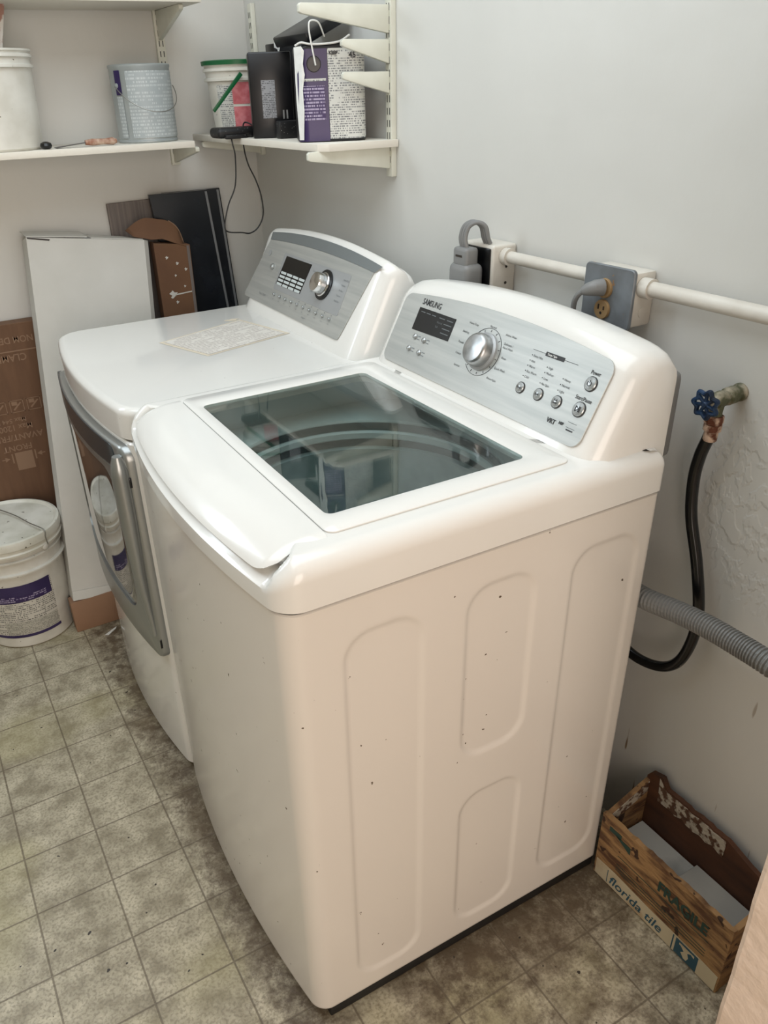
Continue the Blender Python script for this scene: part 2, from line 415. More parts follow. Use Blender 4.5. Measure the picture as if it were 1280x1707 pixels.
def joinm(meshes, name):
    bm = bmesh.new()
    for me in meshes:
        if isinstance(me, bpy.types.Mesh): bm.from_mesh(me); bpy.data.meshes.remove(me)
        else:
            t = bpy.data.meshes.new('t'); me.to_mesh(t); me.free(); bm.from_mesh(t); bpy.data.meshes.remove(t)
    me = bpy.data.meshes.new(name); bm.to_mesh(me); bm.free(); return me
def uvgrid(fn, u0, u1, v0, v1, nu, nv):
    """curved label patch: fn(u,v)->3-D, UV in metres"""
    bm = bmesh.new(); uv = bm.loops.layers.uv.new('UVMap')
    V = [[bm.verts.new(fn(u0+(u1-u0)*i/nu, v0+(v1-v0)*j/nv)) for i in range(nu+1)] for j in range(nv+1)]
    for j in range(nv):
        for i in range(nu):
            fc = bm.faces.new((V[j][i], V[j][i+1], V[j+1][i+1], V[j+1][i]))
            for lp, (a, b_) in zip(fc.loops, ((i,j),(i+1,j),(i+1,j+1),(i,j+1))):
                lp[uv].uv = (u0+(u1-u0)*a/nu, v0+(v1-v0)*b_/nv)
    me = bpy.data.meshes.new('label'); bm.to_mesh(me); bm.free(); return me
def sm(t): t = max(0, min(1, t)); return t*t*(3-2*t)

# ------------------------------------------------------------------ the room
YF = 1.8012
struct('floor', B((-2.3,-2.4,-.05), (.1,YF+.1,0)), M['floor'])
struct('wall_right', B((0,-2.4,-.05), (.1,YF+.1,2.5)), M['wallr'])
struct('wall_far', B((-2.3,YF,-.05), (0,YF+.1,2.5)), M['wall'])
struct('ceiling', B((-2.3,-2.4,2.45), (.1,YF+.1,2.55)), M['ceil'])
struct('wall_left', B((-2.4,-2.4,-.05), (-2.3,YF+.1,2.5)), M['leftwall'])
struct('wall_back', B((-2.3,-2.5,-.05), (.1,-2.4,2.5)), M['stubwall'])
# plaster edge of the wall end beside the camera
st = bmesh.new(); rings = []
for i in range(61):
    z = i*.04; x = -.338-.0435*z+.0012*math.sin(i*2.1)+.0009*math.sin(i*5.3); y = -.418
    rings.append([(x,y,z), (x-.003,y-.006,z), (x-.003,y-.10,z), (.0,y-.10,z), (.0,y,z)])
loft(rings, bm=st); struct('wall_stub', st, M['stubwall'])

TH = -.0111
# ------------------------------------------------------------------ washer
def wfront(y, x0=-.787, bow=.028): return x0-bow*(1-((y-.343)/.343)**2)
def outline(y0, y1, x1, fr, rc, nside=40, nfront=40, rb=.01, bow=.028, x0=-.787):
    """closed plan outline (x,y,nx,ny) : near side from back to front, front, far side, back"""
    ym, hw = (y0+y1)/2, (y1-y0)/2
    f = lambda y: x0-bow*(1-((y-ym)/hw)**2)
    pts = []
    for i in range(nside+1): pts.append((x1-rb+(x0+rc-(x1-rb))*i/nside, y0))
    for i in range(1, 9):
        a = PI/2*i/9; y_ = y0+rc-rc*math.cos(a); pts.append((f(y_)+rc-rc*math.sin(a), y_))
    for i in range(nfront+1):
        y = y0+rc+(y1-y0-2*rc)*i/nfront
        pts.append((f(y), y))
    for i in range(1, 9):
        a = PI/2*i/9; y_ = y1-rc+rc*math.sin(a); pts.append((f(y_)+rc-rc*math.cos(a), y_))
    for i in range(nside+1): pts.append((x0+rc+(x1-rb-(x0+rc))*i/nside, y1))
    for i in range(1, 5):
        a = PI/2*i/5; pts.append((x1-rb+rb*math.sin(a), y1-rb+rb*math.cos(a)))
    for i in range(21): pts.append((x1, y1-rb-(y1-y0-2*rb)*i/20))
    for i in range(1, 5):
        a = PI/2*i/5; pts.append((x1-rb+rb*math.cos(a), y0+rb-rb*math.sin(a)))
    out = []; n = len(pts)
    for i in range(n):
        a, b_ = pts[i-1], pts[(i+1) % n]; tx, ty = b_[0]-a[0], b_[1]-a[1]; l = math.hypot(tx, ty) or 1
        out.append((pts[i][0], pts[i][1], ty/l*-1, tx/l))   # outward normal
    # make sure normals point outwards
    cx = sum(p[0] for p in pts)/n; cy = sum(p[1] for p in pts)/n
    if (out[5][0]-cx)*out[5][2]+(out[5][1]-cy)*out[5][3] < 0: out = [(a, b_, -c, -d) for a, b_, c, d in out]
    return out

wt = Thing('washing_machine', 'white top-loading washing machine with glass lid standing nearest, chipped plain side panel', 'washing machine', (-.46,.343,0), TH)
EMB = [(-.706,-.578,.075,.835,.045), (-.502,-.374,.503,.838,.045), (-.498,-.366,.075,.41,.045), (-.300,-.160,.09,.838,.045)]
def emb(x, z):
    d = 0
    for x0, x1, z0, z1, r in EMB:
        cx, cz, hx, hz = (x0+x1)/2, (z0+z1)/2, (x1-x0)/2, (z1-z0)/2
        qx, qz = abs(x-cx)-hx+r, abs(z-cz)-hz+r
        s = math.hypot(max(qx,0), max(qz,0))+min(max(qx,qz),0)-r
        d = max(d, .0035*sm((.004-s)/.010))
    return d
ol = outline(0, .686, -.129, None, .028, 170, 40)
zs = [.03, .034]+[.034+(.894-.034)*i/190 for i in range(1, 191)]+[.896]
rings = []
for z in zs:
    r = []
    e = .003 if z in (.03, .896) else 0
    for x, y, nx, ny in ol:
        yy = y+(emb(x, z) if y == 0 else 0)
        r.append((x-nx*e, yy-ny*e, z))
    rings.append(r)
wt.part('body', loft(rings, True, False), M['enamel_side'], smooth=50)
wt.part('plinth', B((-.765,.004,0), (-.132,.67,.0295), .003), M['basebk'], label='black recessed plinth')
# worktop: rounded shell with a recess for the lid
ZT = .970
olw = outline(-.003, .689, -.127, None, .035, 120, 90, .012, bow=.034, x0=-.790)
def recess(x, y, z, nx, ny):
    # band of the front roll where the lid cap sits
    a = sm((y-.030)/.008)*sm((.656-y)/.008)
    return a
OPX0, OPX1, OPY0, OPY1 = -.665, -.325, .10, .588
opening = None
def wring(phi, extra=0):
    r = []
    for x, y, nx, ny in olw:
        fw = max(0, -nx)**2; bw = max(0, nx)**2
        a = .03+.055*fw; h = .028+.022*fw
        ins = a*(1-math.cos(phi)); z = ZT-h+h*math.sin(phi)
        px, py = x-nx*ins, y-ny*ins
        if phi > .12 and nx < -.2:
            d = .011*recess(px, py, z, nx, ny)*sm((phi-.12)/.25)*(1-.75*sm((phi-1.0)/.5))
            px -= nx*d*math.cos(phi); py -= ny*d*math.cos(phi); z -= d*math.sin(phi)
        r.append((px, py, z))
    return r
rings = [[(x-nx*.004, y-ny*.004, .8975) for x, y, nx, ny in olw], [(x, y, .901) for x, y, nx, ny in olw]]
rings += [wring(PI/2*i/14) for i in range(15)]
top = rings[-1]
# ring at lid recess (rounded rect), matched by direction from the centre
cx0, cy0 = -.495, .3585-.0
def ray_rr(px, py, x0, x1, y0, y1, r):
    ccx, ccy = (x0+x1)/2, (y0+y1)/2; dx, dy = px-ccx, py-ccy
    lo, hi = 0, 5
    for _ in range(40):
        t = (lo+hi)/2; X, Y = dx*t, dy*t
        qx, qy = abs(X)-(x1-x0)/2+r, abs(Y)-(y1-y0)/2+r
        s = math.hypot(max(qx,0), max(qy,0))+min(max(qx,qy),0)-r
        if s < 0: lo = t
        else: hi = t
    return ccx+dx*lo, ccy+dy*lo
LX1 = -.281
def rr_ring(x0, x1, y0, y1, r, z): return [ray_rr(p[0], p[1], x0, x1, y0, y1, r)+(z,) for p in top]
# inside the front roll the recess begins at the roll itself
ra = rr_ring(-.745, LX1, .042, .644, .022, ZT); rb_ = rr_ring(-.744, LX1-.0015, .0435, .6425, .021, ZT-.008)
rings += [rr_ring(-.735, LX1+.01, .05, .636, .022, ZT), rr_ring(-.71, -.30, .07, .616, .03, ZT-.0005), rr_ring(-.69, -.32, .08, .60, .03, ZT-.0008), rr_ring(-.69, -.32, .08, .60, .03, ZT-.02)]
wt.part('worktop', box(loft(rings, False, False), (-.322,.060,ZT-.007), (-.14,.625,ZT-.0006)), M['plastic'], smooth=40)
# tub, seen through the glass
TC = (-.475,.35,0)
tub = wt.part('wash_tub', lathe([(.254,.874),(.254,.856),(.256,.856),(.252,.840),(.252,.822),(.241,.820),(.243,.805),(.241,.76),(.241,.72),(.243,.715),(.241,.70),(.240,.62),(.21,.585),(.03,.575),(.001,.575)], TC, 72, cap0=False), M['tubsteel'])
# deck under the glass around the tub mouth
def circ_ring(r, z): 
    out = []
    for p in top:
        a = math.atan2(p[1]-.343, p[0]+.49); out.append((TC[0]+r*math.cos(a), TC[1]+r*math.sin(a), z))
    return out
wt.part('tub_cover', loft([rr_ring(-.69, -.32, .08, .60, .03, ZT-.012), rr_ring(-.72, -.27, .06, .63, .05, ZT-.05), rr_ring(-.745, -.205, .045, .655, .12, ZT-.085), circ_ring(.256, ZT-.092), circ_ring(.2535, ZT-.098)], False, False), M['tubwhite'])
wt.part('balance_ring', lathe([(.252,.857),(.246,.858),(.243,.854),(.243,.843),(.246,.840),(.252,.840)], TC, 72, cap0=False, cap1=False), M['tubwhite'], tub)
for a_, b_ in ((.8735,.8575),(.8395,.8225)):
    wt.part('tub_gap', lathe([(.2518,a_),(.2505,(a_+b_)/2),(.2518,b_)], TC, 72, cap0=False, cap1=False), M['tubdark'], tub)
bm = lathe([(.16,.577),(.15,.60),(.08,.62),(.045,.64),(.001,.65)], TC, 40)
for k in range(4):
    mtx = Matrix.Translation(TC) @ Matrix.Rotation(k*PI/2+.4, 4, 'Z')
    box(bm, (.035,-.006,.60), (.15,.006,.635), .005, mtx=mtx)
wt.part('impeller', bm, M['agit'], tub)
# lid: top frame with glass
lid_top = [(-.700, LX1-.003)]
n_ = len(top)
def lr(x0, x1, y0, y1, r, z): return [(px, py, z) for px, py in rrect(x0, x1, y0, y1, r, 8)]
LY0, LY1 = .045, .641
XL0, XL1 = -.698, LX1-.003
GL = (-.675, -.333, .092, .589)
rings = [lr(XL0,XL1,LY0,LY1,.016,ZT+.0002), lr(XL0,XL1,LY0,LY1,.016,ZT+.0022), lr(XL0+.0015,XL1-.0015,LY0+.0015,LY1-.0015,.015,ZT+.0032),
         lr(GL[0]-.010,GL[1]+.010,GL[2]-.010,GL[3]+.010,.020,ZT+.0036), lr(GL[0],GL[1],GL[2],GL[3],.012,ZT+.0015), lr(GL[0],GL[1],GL[2],GL[3],.012,ZT-.004)]
lid = wt.part('lid', loft(rings, False, False), M['plastic'])
wt.part('lid_glass', loft([lr(GL[0]+.0003,GL[1]-.0003,GL[2]+.0003,GL[3]-.0003,.012,z_) for z_ in (ZT-.0028, ZT+.0012)]), M['glass'], lid, smooth=0)
# lid nose: curved cap over the front roll
def nose(y, s):
    """s 0..1 from the joint on top to the lower lip at the front"""
    xf = -.790-.034*(1-((y-.343)/.346)**2)
    e = min(y-.040, .646-y)
    L0 = abs(xf+.085-(-.7005))
    if s < .35:
        x = -.7005+(xf+.085+.7005)*(s/.35); z = ZT+.003
    else:
        ph = PI/2*(1-(s-.35)/.65)*1.0
        ph = .42+(PI/2-.42)*(1-(s-.35)/.65)
        x = xf+.085*(1-math.cos(ph)); z = ZT-.050+.053*math.sin(ph)
    return x, y, z
ny_, ns_ = 60, 26
bm = bmesh.new(); G = []
for i in range(ny_+1):
    t = i/ny_; y = .041+(.645-.041)*t; row = []
    e = min(y-.041, .645-y); rc = .035
    smax = 1-.22*(1-math.sqrt(max(0, 1-(1-min(e, rc)/rc)**2)))
    for j in range(ns_+1):
        s = j/ns_*smax; x, yy, z = nose(y, s)
        if e < .004: z -= (.004-e)*.8
        row.append(bm.verts.new((x, yy, z)))
    x, yy, z = nose(y, smax); row.append(bm.verts.new((x+.006, yy, z-.0015))); row.append(bm.verts.new((x+.016, yy, z+.004)))
    G.append(row)
for i in range(ny_):
    for j in range(len(G[0])-1): bm.faces.new((G[i][j], G[i+1][j], G[i+1][j+1], G[i][j+1]))
for row in (G[0], G[-1]):
    low = [bm.verts.new((v.co.x+(.006 if k > 10 else 0), v.co.y, v.co.z-.006)) for k, v in enumerate(row)]
    for j in range(len(row)-1): bm.faces.new((row[j], row[j+1], low[j+1], low[j]))
wt.part('lid_nose', bm, M['plastic'], lid, smooth=60)

# console
def console(t, y0, y1, xf, zf, xt, zt, xb, zb, crest, mat_, name='console', drop=0, rr=.022):
    """prism with a sloping face, crest rising toward the middle; returns part"""
    n = 40; bm = bmesh.new(); R_ = []
    ym, hw = (y0+y1)/2, (y1-y0)/2
    sl = (xt-xf)/(zt-zf)
    for i in range(n+1):
        y = y0+(y1-y0)*i/n; q = (y-ym)/hw
        # pillow ends: shrink in x/z near the ends
        e = (min(y-y0, y1-y))/.055; k = math.sqrt(max(0, 1-(1-min(1, e))**2))
        cz = zt+crest*(1-q*q)-.018*(1-k); xfk = xf+.035*(1-k)
        x_t = xfk+sl*(cz-zf)
        prof = [(xfk, zf), (xfk+sl*.004, zf+.004)]
        for s in range(1, 12): prof.append((xfk+sl*(cz-zf-rr)*s/12, zf+(cz-zf-rr)*s/12))
        # rounded front-top edge
        p0 = Vector((xfk+sl*(cz-zf-rr), cz-rr)); p1 = Vector((x_t, cz)); p2 = Vector((x_t+rr*1.3, cz+.006))
        for s in range(9):
            tt = s/8; prof.append(tuple((1-tt)**2*p0+2*tt*(1-tt)*p1+tt*tt*p2))
        dd = cz-drop; q0 = p2; q1 = Vector((xb, dd+.004)); q2 = Vector((xb+.001, dd-.022))
        prof.append(tuple((q0+Vector((xb-.02, dd+.005)))/2+Vector((0,drop*.15))))
        for s in range(7):
            tt = s/6; a = Vector((xb-.02, dd+.005)); prof.append(tuple((1-tt)**2*a+2*tt*(1-tt)*q1+tt*tt*q2))
        prof += [(xb, zb+.06), (xb, zb)]
        R_.append([(p[0], y, p[1]) for p in prof])
    loft(R_, True, True, True, bm)
    return t.part(name, bm, mat_, smooth=55)
con = console(wt, .018, .668, -.272, .966, -.196, 1.112, -.116, .935, .026, M['plastic'])
A_ = Vector((-.262,0,.972)); B_ = Vector((-.190,0,1.110)); E_ = (B_-A_).normalized(); NRM = Vector((-E_.z,0,E_.x))
# console face lies on the line through xf..xt; make panel coordinates: q=(left, up) -> y = -left
def panelframe(A, E, N_, off):
    return lambda p: A+N_*off+Vector((0,-p[0],0))+E*p[1]
PF = panelframe(A_, E_, NRM, .0065)
def yp(y, t): return (-y, t)
def arcbulge(pts): return pts
pts = rrect(-.628, -.056, .006, .1435, .018)
pts2 = []
for a, b_ in zip(pts, pts[1:]+pts[:1]):   # subdivide the long top so that it can follow the crest
    k = 14 if abs(a[0]-b_[0]) > .2 else 1
    for i in range(k): pts2.append((a[0]+(b_[0]-a[0])*i/k, a[1]+(b_[1]-a[1])*i/k))
pts2 = [(x, y+(.020*(1-((-x-.343)/.30)**2) if y > .10 else 0)) for x, y in pts2]
cp = wt.part('control_panel', plate(pts2, PF, NRM, .0016, .0006), M['silver'], con, smooth=0)
PT = panelframe(A_, E_, NRM, .0083)
def rect2(x0, x1, y0, y1): return [(x0,y0),(x1,y0),(x1,y1),(x0,y1)]
wt.part('display', plate([yp(.5675,.0815),yp(.446,.084),yp(.4475,.127),yp(.5685,.1265)], PT, NRM, .0006), M['black'], con, smooth=0)
T = []
def tx(s, y, t, size, al='LEFT', sx=1, bold=0, rot=0):
    T.append(textmesh(s, size, lambda p: PT((-y+p[0], t+p[1])), NRM, .0005, al, sx, 0, bold))
tx('SAMSUNG', .567, .1335, .0165, 'LEFT', .83, .0001)
tx('Power', .0852, .1185, .0088, 'CENTER', .85, .0001); tx('Start/Pause', .0855, .0765, .0088, 'CENTER', .85, .0001)
tx('VRT', .1365, .0265, .0105, 'LEFT', 1, .0003); tx('NSF', .1057, .031, .006, 'CENTER', 1, .0003)
for s, y, t, al in (('Heavy Duty',.3950,.1285,'CENTER'),('Normal',.3427,.134,'CENTER'),('Active Wear',.305,.1290,'LEFT'),('Delicates /',.300,.1140,'LEFT'),('Hand Wash',.300,.1075,'LEFT'),('Rinse',.292,.0905,'LEFT'),('Quick Wash',.2985,.0705,'LEFT'),('Rinse+Spin',.306,.0500,'LEFT'),('Bedding',.3985,.1105,'RIGHT'),('Towels',.401,.0905,'RIGHT'),('Cotton',.3955,.0705,'RIGHT'),('Sanitize',.386,.0495,'RIGHT')):
    tx(s, y, t, .0056, al)
for s, y, t in (('Extra Hot',.2225,.1145),('Hot',.2225,.1055),('Warm',.2225,.0965),('Eco Warm',.2225,.0875),('Cold',.2225,.0785),('High',.1800,.1045),('Medium',.1800,.0955),('Low',.1800,.0865),('No Spin',.1800,.0775),('Heavy',.1380,.0965),('Normal',.1380,.0870),('Light',.1380,.0775)):
    tx(s, y, t-.002, .0055)
    T.append(plate([( -y-.0035+.0009*math.cos(a), t+.0009*math.sin(a)) for a in (k*PI/3 for k in range(6))], PT, NRM, .0005))
for y, t in ((.22,.049),(.1762,.0488),(.1332,.0488)): pass
T.append(plate(rect2(-.2294,-.1985,.1234,.1240), PT, NRM, .0005)); T.append(plate(rect2(-.155,-.1252,.1234,.1240), PT, NRM, .0005))
T.append(plate(rrect(-.1985,-.1555,.1203,.1273,.001,2), PT, NRM, .0005))
T.append(plate(rect2(-.094,-.076,.0395,.0400), PT, NRM, .0005)); T.append(plate(rect2(-.094,-.076,.0310,.0315), PT, NRM, .0005)); T.append(plate(rect2(-.092,-.078,.0265,.0285), PT, NRM, .0005))
# ring line and ticks round the dial
dc = (-.3425, .090)
for i in range(56):
    a0, a1 = -.75*PI+i*1.55*PI/56-.0, -.75*PI+(i+1)*1.55*PI/56; r0, r1 = .0425, .0432
    T.append(plate([(dc[0]+r*math.cos(a), dc[1]+r*math.sin(a)) for r, a in ((r0,a0),(r1,a0),(r1,a1),(r0,a1))], PT, NRM, .0005))
for i in range(12):
    a = -.72*PI+i*1.5*PI/11
    d_ = Vector((math.cos(a), math.sin(a))); q_ = Vector((-d_.y, d_.x))*.0004
    T.append(plate([tuple(Vector(dc)+d_*r+q_*s) for r, s in ((.0365,-1),(.0405,-1),(.0405,1),(.0365,1))], PT, NRM, .0005))
wt.part('panel_lettering', joinm(T, 'lettering'), M['ink'], con, smooth=0)
T = []
for r_ in range(4):
    for (a, b_) in ((.477,.4525),) if r_ else ((.559,.5455),(.5405,.527),(.522,.509),(.497,.479),(.472,.4525)):
        T.append(plate(rect2(-a,-b_,.1185-r_*.0085,.1200-r_*.0085), PT, NRM, .0009))
for s, y, t in (('Normal',.499,.1085),('Soil',.499,.1000)): T.append(textmesh(s, .0055, lambda p: PT((-y+p[0], t+p[1])), NRM, .0009))
wt.part('display_print', joinm(T, 'dp'), M['lcdprint'], con, smooth=0)
T = [textmesh('Temp / Spin', .0046, lambda p: PT((-.194+p[0], .1222+p[1])), NRM, .0010, bold=.0001)]
wt.part('panel_lettering', joinm(T, 'pl'), M['paint'], con, smooth=0)
def knob(t, c2, r, h, base_r, par):
    c = PT(c2)
    t.part('dial_skirt', lathe([(base_r,0),(base_r,.004),(base_r-.003,.006),(r,.0065)], c, 48, NRM), M['silver_grey'], par)
    return t.part('dial', lathe([(r+.001,.004),(r+.001,h*.55),(r,h*.8),(r-.002,h*.93),(r-.005,h)], c, 64, NRM, cap1=False, bm=lathe([(r-.005,h),(r-.010,h+.0006),(.001,h+.0022)], c, 64, NRM, cap0=False)), M['knobcap'], par)
knob(wt, dc, .0285, .026, .034, con)
for y, t in ((.5464,.0698),(.5151,.0692),(.551,.0446),(.515,.0440)):
    wt.part('button', lathe([(.0058,0),(.0056,.0025),(.004,.004),(.001,.0045)], PT(yp(y,t)), 20, NRM), M['btn'], con)
T = []
for y, t in ((.5464,.0698),(.5151,.0692),(.551,.0446),(.515,.0440)):
    for dy in (.002,-.004): T.append(plate(rect2(-y+.0075,-y+.0165,t+dy,t+dy+.0018), PT, NRM, .0005))
wt.part('panel_lettering', joinm(T, 'pl'), M['inkgrey'], con, smooth=0)
for y, t, r in ((.22,.0586,.0088),(.1762,.0597,.0092),(.1332,.060,.0094),(.0852,.104,.0108),(.0849,.0627,.0112)):
    bt = wt.part('button', lathe([(r,0),(r,.002),(r-.001,.0032),(r-.0025,.0034),(r*.4,.0042),(.0005,.0044)], PT(yp(y,t)), 32, NRM), M['btn'], con)
    wt.part('button_ring', lathe([(r+.0012,0),(r+.0012,.001),(r,.001),(r,0)], PT(yp(y,t)), 32, NRM), M['ink'], con)
PB = panelframe(A_, E_, NRM, .0083+.0045)
T = []
for i in range(20):   # power symbol
    a0, a1 = -.28*PI-PI+i*1.56*PI/20+.06, -.28*PI-PI+(i+1)*1.56*PI/20+.06
    T.append(plate([(-.0852+r*math.cos(a), .104+r*math.sin(a)) for r, a in ((.0034,a0),(.0042,a0),(.0042,a1),(.0034,a1))], PB, NRM, .0004))
T.append(plate(rect2(-.0856,-.0848,.104,.1092), PB, NRM, .0004))
cx, cz = -.0849, .0627
for (x0, y0), (x1, y1) in (((-.004,-.0045),(-.004,.0045)), ((-.004,.0045),(.0018,0)), ((.0018,0),(-.004,-.0045)), ((.0026,-.0045),(.0026,.0045)), ((.0046,-.0045),(.0046,.0045))):
    d_ = (Vector((x1,y1))-Vector((x0,y0))).normalized(); q_ = Vector((-d_.y,d_.x))*.00045
    T.append(plate([(cx+x0+q_.x,cz+y0+q_.y),(cx+x1+q_.x,cz+y1+q_.y),(cx+x1-q_.x,cz+y1-q_.y),(cx+x0-q_.x,cz+y0-q_.y)], PB, NRM, .0004))
for s, y, t in (('Temp',.22,.057),('Spin',.1762,.058),('Soil',.1332,.061),('Level',.1332,.0565)): T.append(textmesh(s, .0052, lambda p: PB((-y+p[0], t+p[1])), NRM, .0002, 'CENTER', bold=.0001))
wt.part('button_symbol', joinm(T, 'sym'), M['ink'], con, smooth=0)

# ------------------------------------------------------------------ dryer
D0, D1 = .700, 1.386
dt = Thing('tumble_dryer', 'white front-loading dryer with grey door behind the washing machine, paper sticker on top', 'dryer', (-.46,1.043,0), TH)
old = outline(D0, D1, -.129, None, .03, 20, 40, bow=.034, x0=-.785)
dt.part('body', loft([[(x-nx*.004, y-ny*.004, .012) for x,y,nx,ny in old]]+[[(x,y,z) for x,y,nx,ny in old] for z in (.016,.4,.872)]+[[(x-nx*.003,y-ny*.003,.875) for x,y,nx,ny in old]]), M['enamel'])
olt = outline(D0-.003, D1+.003, -.127, None, .058, 40, 60, .012, bow=.036, x0=-.787)
DZ = .945
rings = [[(x-nx*.004,y-ny*.004,.878) for x,y,nx,ny in olt], [(x,y,.881) for x,y,nx,ny in olt]]
for i in range(9):
    ph = PI/2*i/8; rings.append([(x-nx*.016*(1-math.cos(ph)), y-ny*.016*(1-math.cos(ph)), DZ-.016+.016*math.sin(ph)) for x,y,nx,ny in olt])
dt.part('top_panel', loft(rings), M['enamel'])
dcon = console(dt, .722, 1.376, -.284, .943, -.1915, 1.1335, -.118, .93, .022, M['plastic'], drop=.022, rr=.012)
A2 = Vector((-.2785,0,.955)); B2 = Vector((-.20,0,1.115)); E2 = (B2-A2).normalized(); N2 = Vector((-E2.z,0,E2.x))
QF = panelframe(A2, E2, N2, .001)
def crest(p, amt=.020):
    y = -p[0]; return amt*(1-((y-1.044)/.30)**2)
pts = rrect(-1.345, -.80, .012, .170, .012)
# panel outline: lower corners wide, upper edge arched
def arc_pts(y0, y1, t0, amt, n=20): return [(-(y0+(y1-y0)*i/n), t0+amt*(1-((y0+(y1-y0)*i/n-1.044)/.30)**2)) for i in range(n+1)]
low = [(-1.370,.028),(-1.364,.020),(-.826,.0185),(-.817,.021),(-.813,.030)]
up = arc_pts(.769, 1.318, .181, .012)
dp = dt.part('control_panel', plate(low+up, QF, N2, .0016), M['silver'], dcon, smooth=0)
# gun-metal band following the crest
b0 = arc_pts(.768, 1.318, .1815, .012); b1 = arc_pts(.745, 1.318, .200, .020)
dt.part('console_band', plate(b0+b1[::-1], QF, N2, .0022), M['silver_dark'], dcon, smooth=0, label='grey metal band along the top of the control panel')
QT = panelframe(A2, E2, N2, .0027)
dt.part('inset_panel', plate(rrect(-1.208,-.850,.067,.163,.006,4), QT, N2, .0006), M['silver_grey'], dcon, smooth=0)
QT = panelframe(A2, E2, N2, .0033)
dt.part('display', plate([(-1.201,.081),(-1.057,.081),(-1.045,.1565),(-1.1905,.1565)], QT, N2, .0006), M['black'], dcon, smooth=0)
T = []
for r_ in range(4):
    for c_ in range(4):
        sh = (r_)*.0018; x0 = -1.1945-sh+.0036+c_*.0355; z0 = .1105-r_*.0098
        T.append(plate(rrect(x0, x0+.030, z0, z0+.0062, .0015, 2), QT, N2, .0011))
dt.part('display_keys', joinm(T, 'k'), M['print_silver'] if False else M['tubwhite'], dcon, smooth=0)
T = []
def tx2(s, y, t, size, al='LEFT', sx=1): T.append(textmesh(s, size, lambda p: QT((-y+p[0], t+p[1])), N2, .0006, al, sx, 0, 0))
for i in range(5):
    tx2(('Heavy','Normal','Perm Press','Delicate','Ultra')[i], 1.030-.0045*i, .142-i*.0115, .0060)
    tx2(('Speed Dry','Freshen','Air Dry','Custom','Rack Dry')[i], .876+.003*i, .146-i*.0125, .0060)
for i in range(10): tx2('ooo', 1.189-i*.0345, .042, .0045, 'CENTER')
for i in range(4,10): T.append(plate([(-1.186+i*.0345+.0012*math.cos(a), .0635+.0012*math.sin(a)) for a in (k*PI/3 for k in range(6))], QT, N2, .0006))
tx2('TRUE STEAM', 1.280, .040, .0075); tx2('Inverter', 1.01, .030, .006)
dt.part('panel_lettering', joinm(T, 'l'), M['inkgrey'], dcon, smooth=0)
c = QT((-.955,.122))
dt.part('dial_skirt', lathe([(.036,0),(.036,.003),(.0285,.005)], c, 48, N2), M['black'], dcon, label='black ring behind the dial')
dt.part('dial_ring', lathe([(.0285,0),(.0285,.006),(.0265,.008),(.0245,.006)], c, 48, N2, cap1=False), M['chrome'], dcon)
dt.part('dial', lathe([(.0245,.003),(.024,.024),(.022,.028),(.001,.030)], c, 48, N2), M['chrome'], dcon)
for i in range(10):
    dt.part('button', lathe([(.0042,0),(.004,.003),(.0025,.004),(.0005,.0042)], QT((-1.190+i*.0345,.0545)), 14, N2), M['btn'], dcon)
dt.part('badge', lathe([(.008,0),(.008,.0006),(.0005,.0007)], QT((-1.293,.150)), 24, N2), M['silver_grey'], dcon)
dt.part('button', lathe([(.008,0),(.0078,.003),(.005,.005),(.0005,.0052)], QT((-1.252,.119)), 24, N2), M['btn'], dcon)
# sticker
sA, sB, sC, sD = Vector((-.593,1.137,0)), Vector((-.346,1.226,0)), Vector((-.293,1.027,0)), Vector((-.531,.962,0))
def stk(mg, z):
    ctr = (sA+sB+sC+sD)/4
    q = [ctr+(p-ctr)*mg for p in (sA,sB,sC,sD)]
    return lambda u, v: (q[3]*(1-u/.26)*(1-v/.19)+q[2]*(u/.26)*(1-v/.19)+q[1]*(u/.26)*(v/.19)+q[0]*(1-u/.26)*(v/.19))+Vector((0,0,z))
stp = dt.part('sticker', uvgrid(stk(1, DZ+.0006), 0,.26,0,.19,4,4), M['stickeredge'], smooth=0, label='faded care sticker on the top panel')
dt.part('sticker_print', uvgrid(stk(.93, DZ+.0011), 0,.26,0,.19,4,4), M['sticker'], stp, smooth=0)
dt.part('sticker_stain', plate([(-.365+.018*math.cos(a)*(1+.3*math.sin(3*a)), 1.235+.010*math.sin(a)*(1+.2*math.cos(5*a))) for a in (k*2*PI/20 for k in range(20))], planar((0,0,DZ+.0004),(1,0,0),(0,1,0)), (0,0,1), .0003), M['stickeredge'], stp, smooth=0)
# door
def bowslab(pts, off0, off1, bev, ym=1.043, hw=.343, x0=-.785, bow=.034, cap=True, hole=None):
    f = lambda y: x0-bow*(1-((y-ym)/hw)**2)
    cy = sum(p[0] for p in pts)/len(pts); cz = sum(p[1] for p in pts)/len(pts)
    def ring(pp, off): return [(f(p[0])-off, p[0], p[1]) for p in pp]
    def ins(pp, d):
        out = []
        for i, p in enumerate(pp):
            a, b_ = pp[i-1], pp[(i+1) % len(pp)]; tx_, ty_ = b_[0]-a[0], b_[1]-a[1]; l = math.hypot(tx_, ty_) or 1
            nx, ny = -ty_/l, tx_/l
            out.append((p[0]+nx*d, p[1]+ny*d))
        return out
    rings = [ring(pts, off0), ring(pts, off1-bev), ring(ins(pts, bev*.4), off1-bev*.3), ring(ins(pts, bev), off1)]
    if hole:
        rings += [ring(hole, off1), ring(hole, off0)]
        return loft(rings, False, False)
    inner = ins(pts, bev)
    for k in range(1, 8):
        s = 1-k/8; rings.append(ring([(cy+(p[0]-cy)*s, cz+(p[1]-cz)*s) for p in inner], off1))
    return loft(rings, False, True)
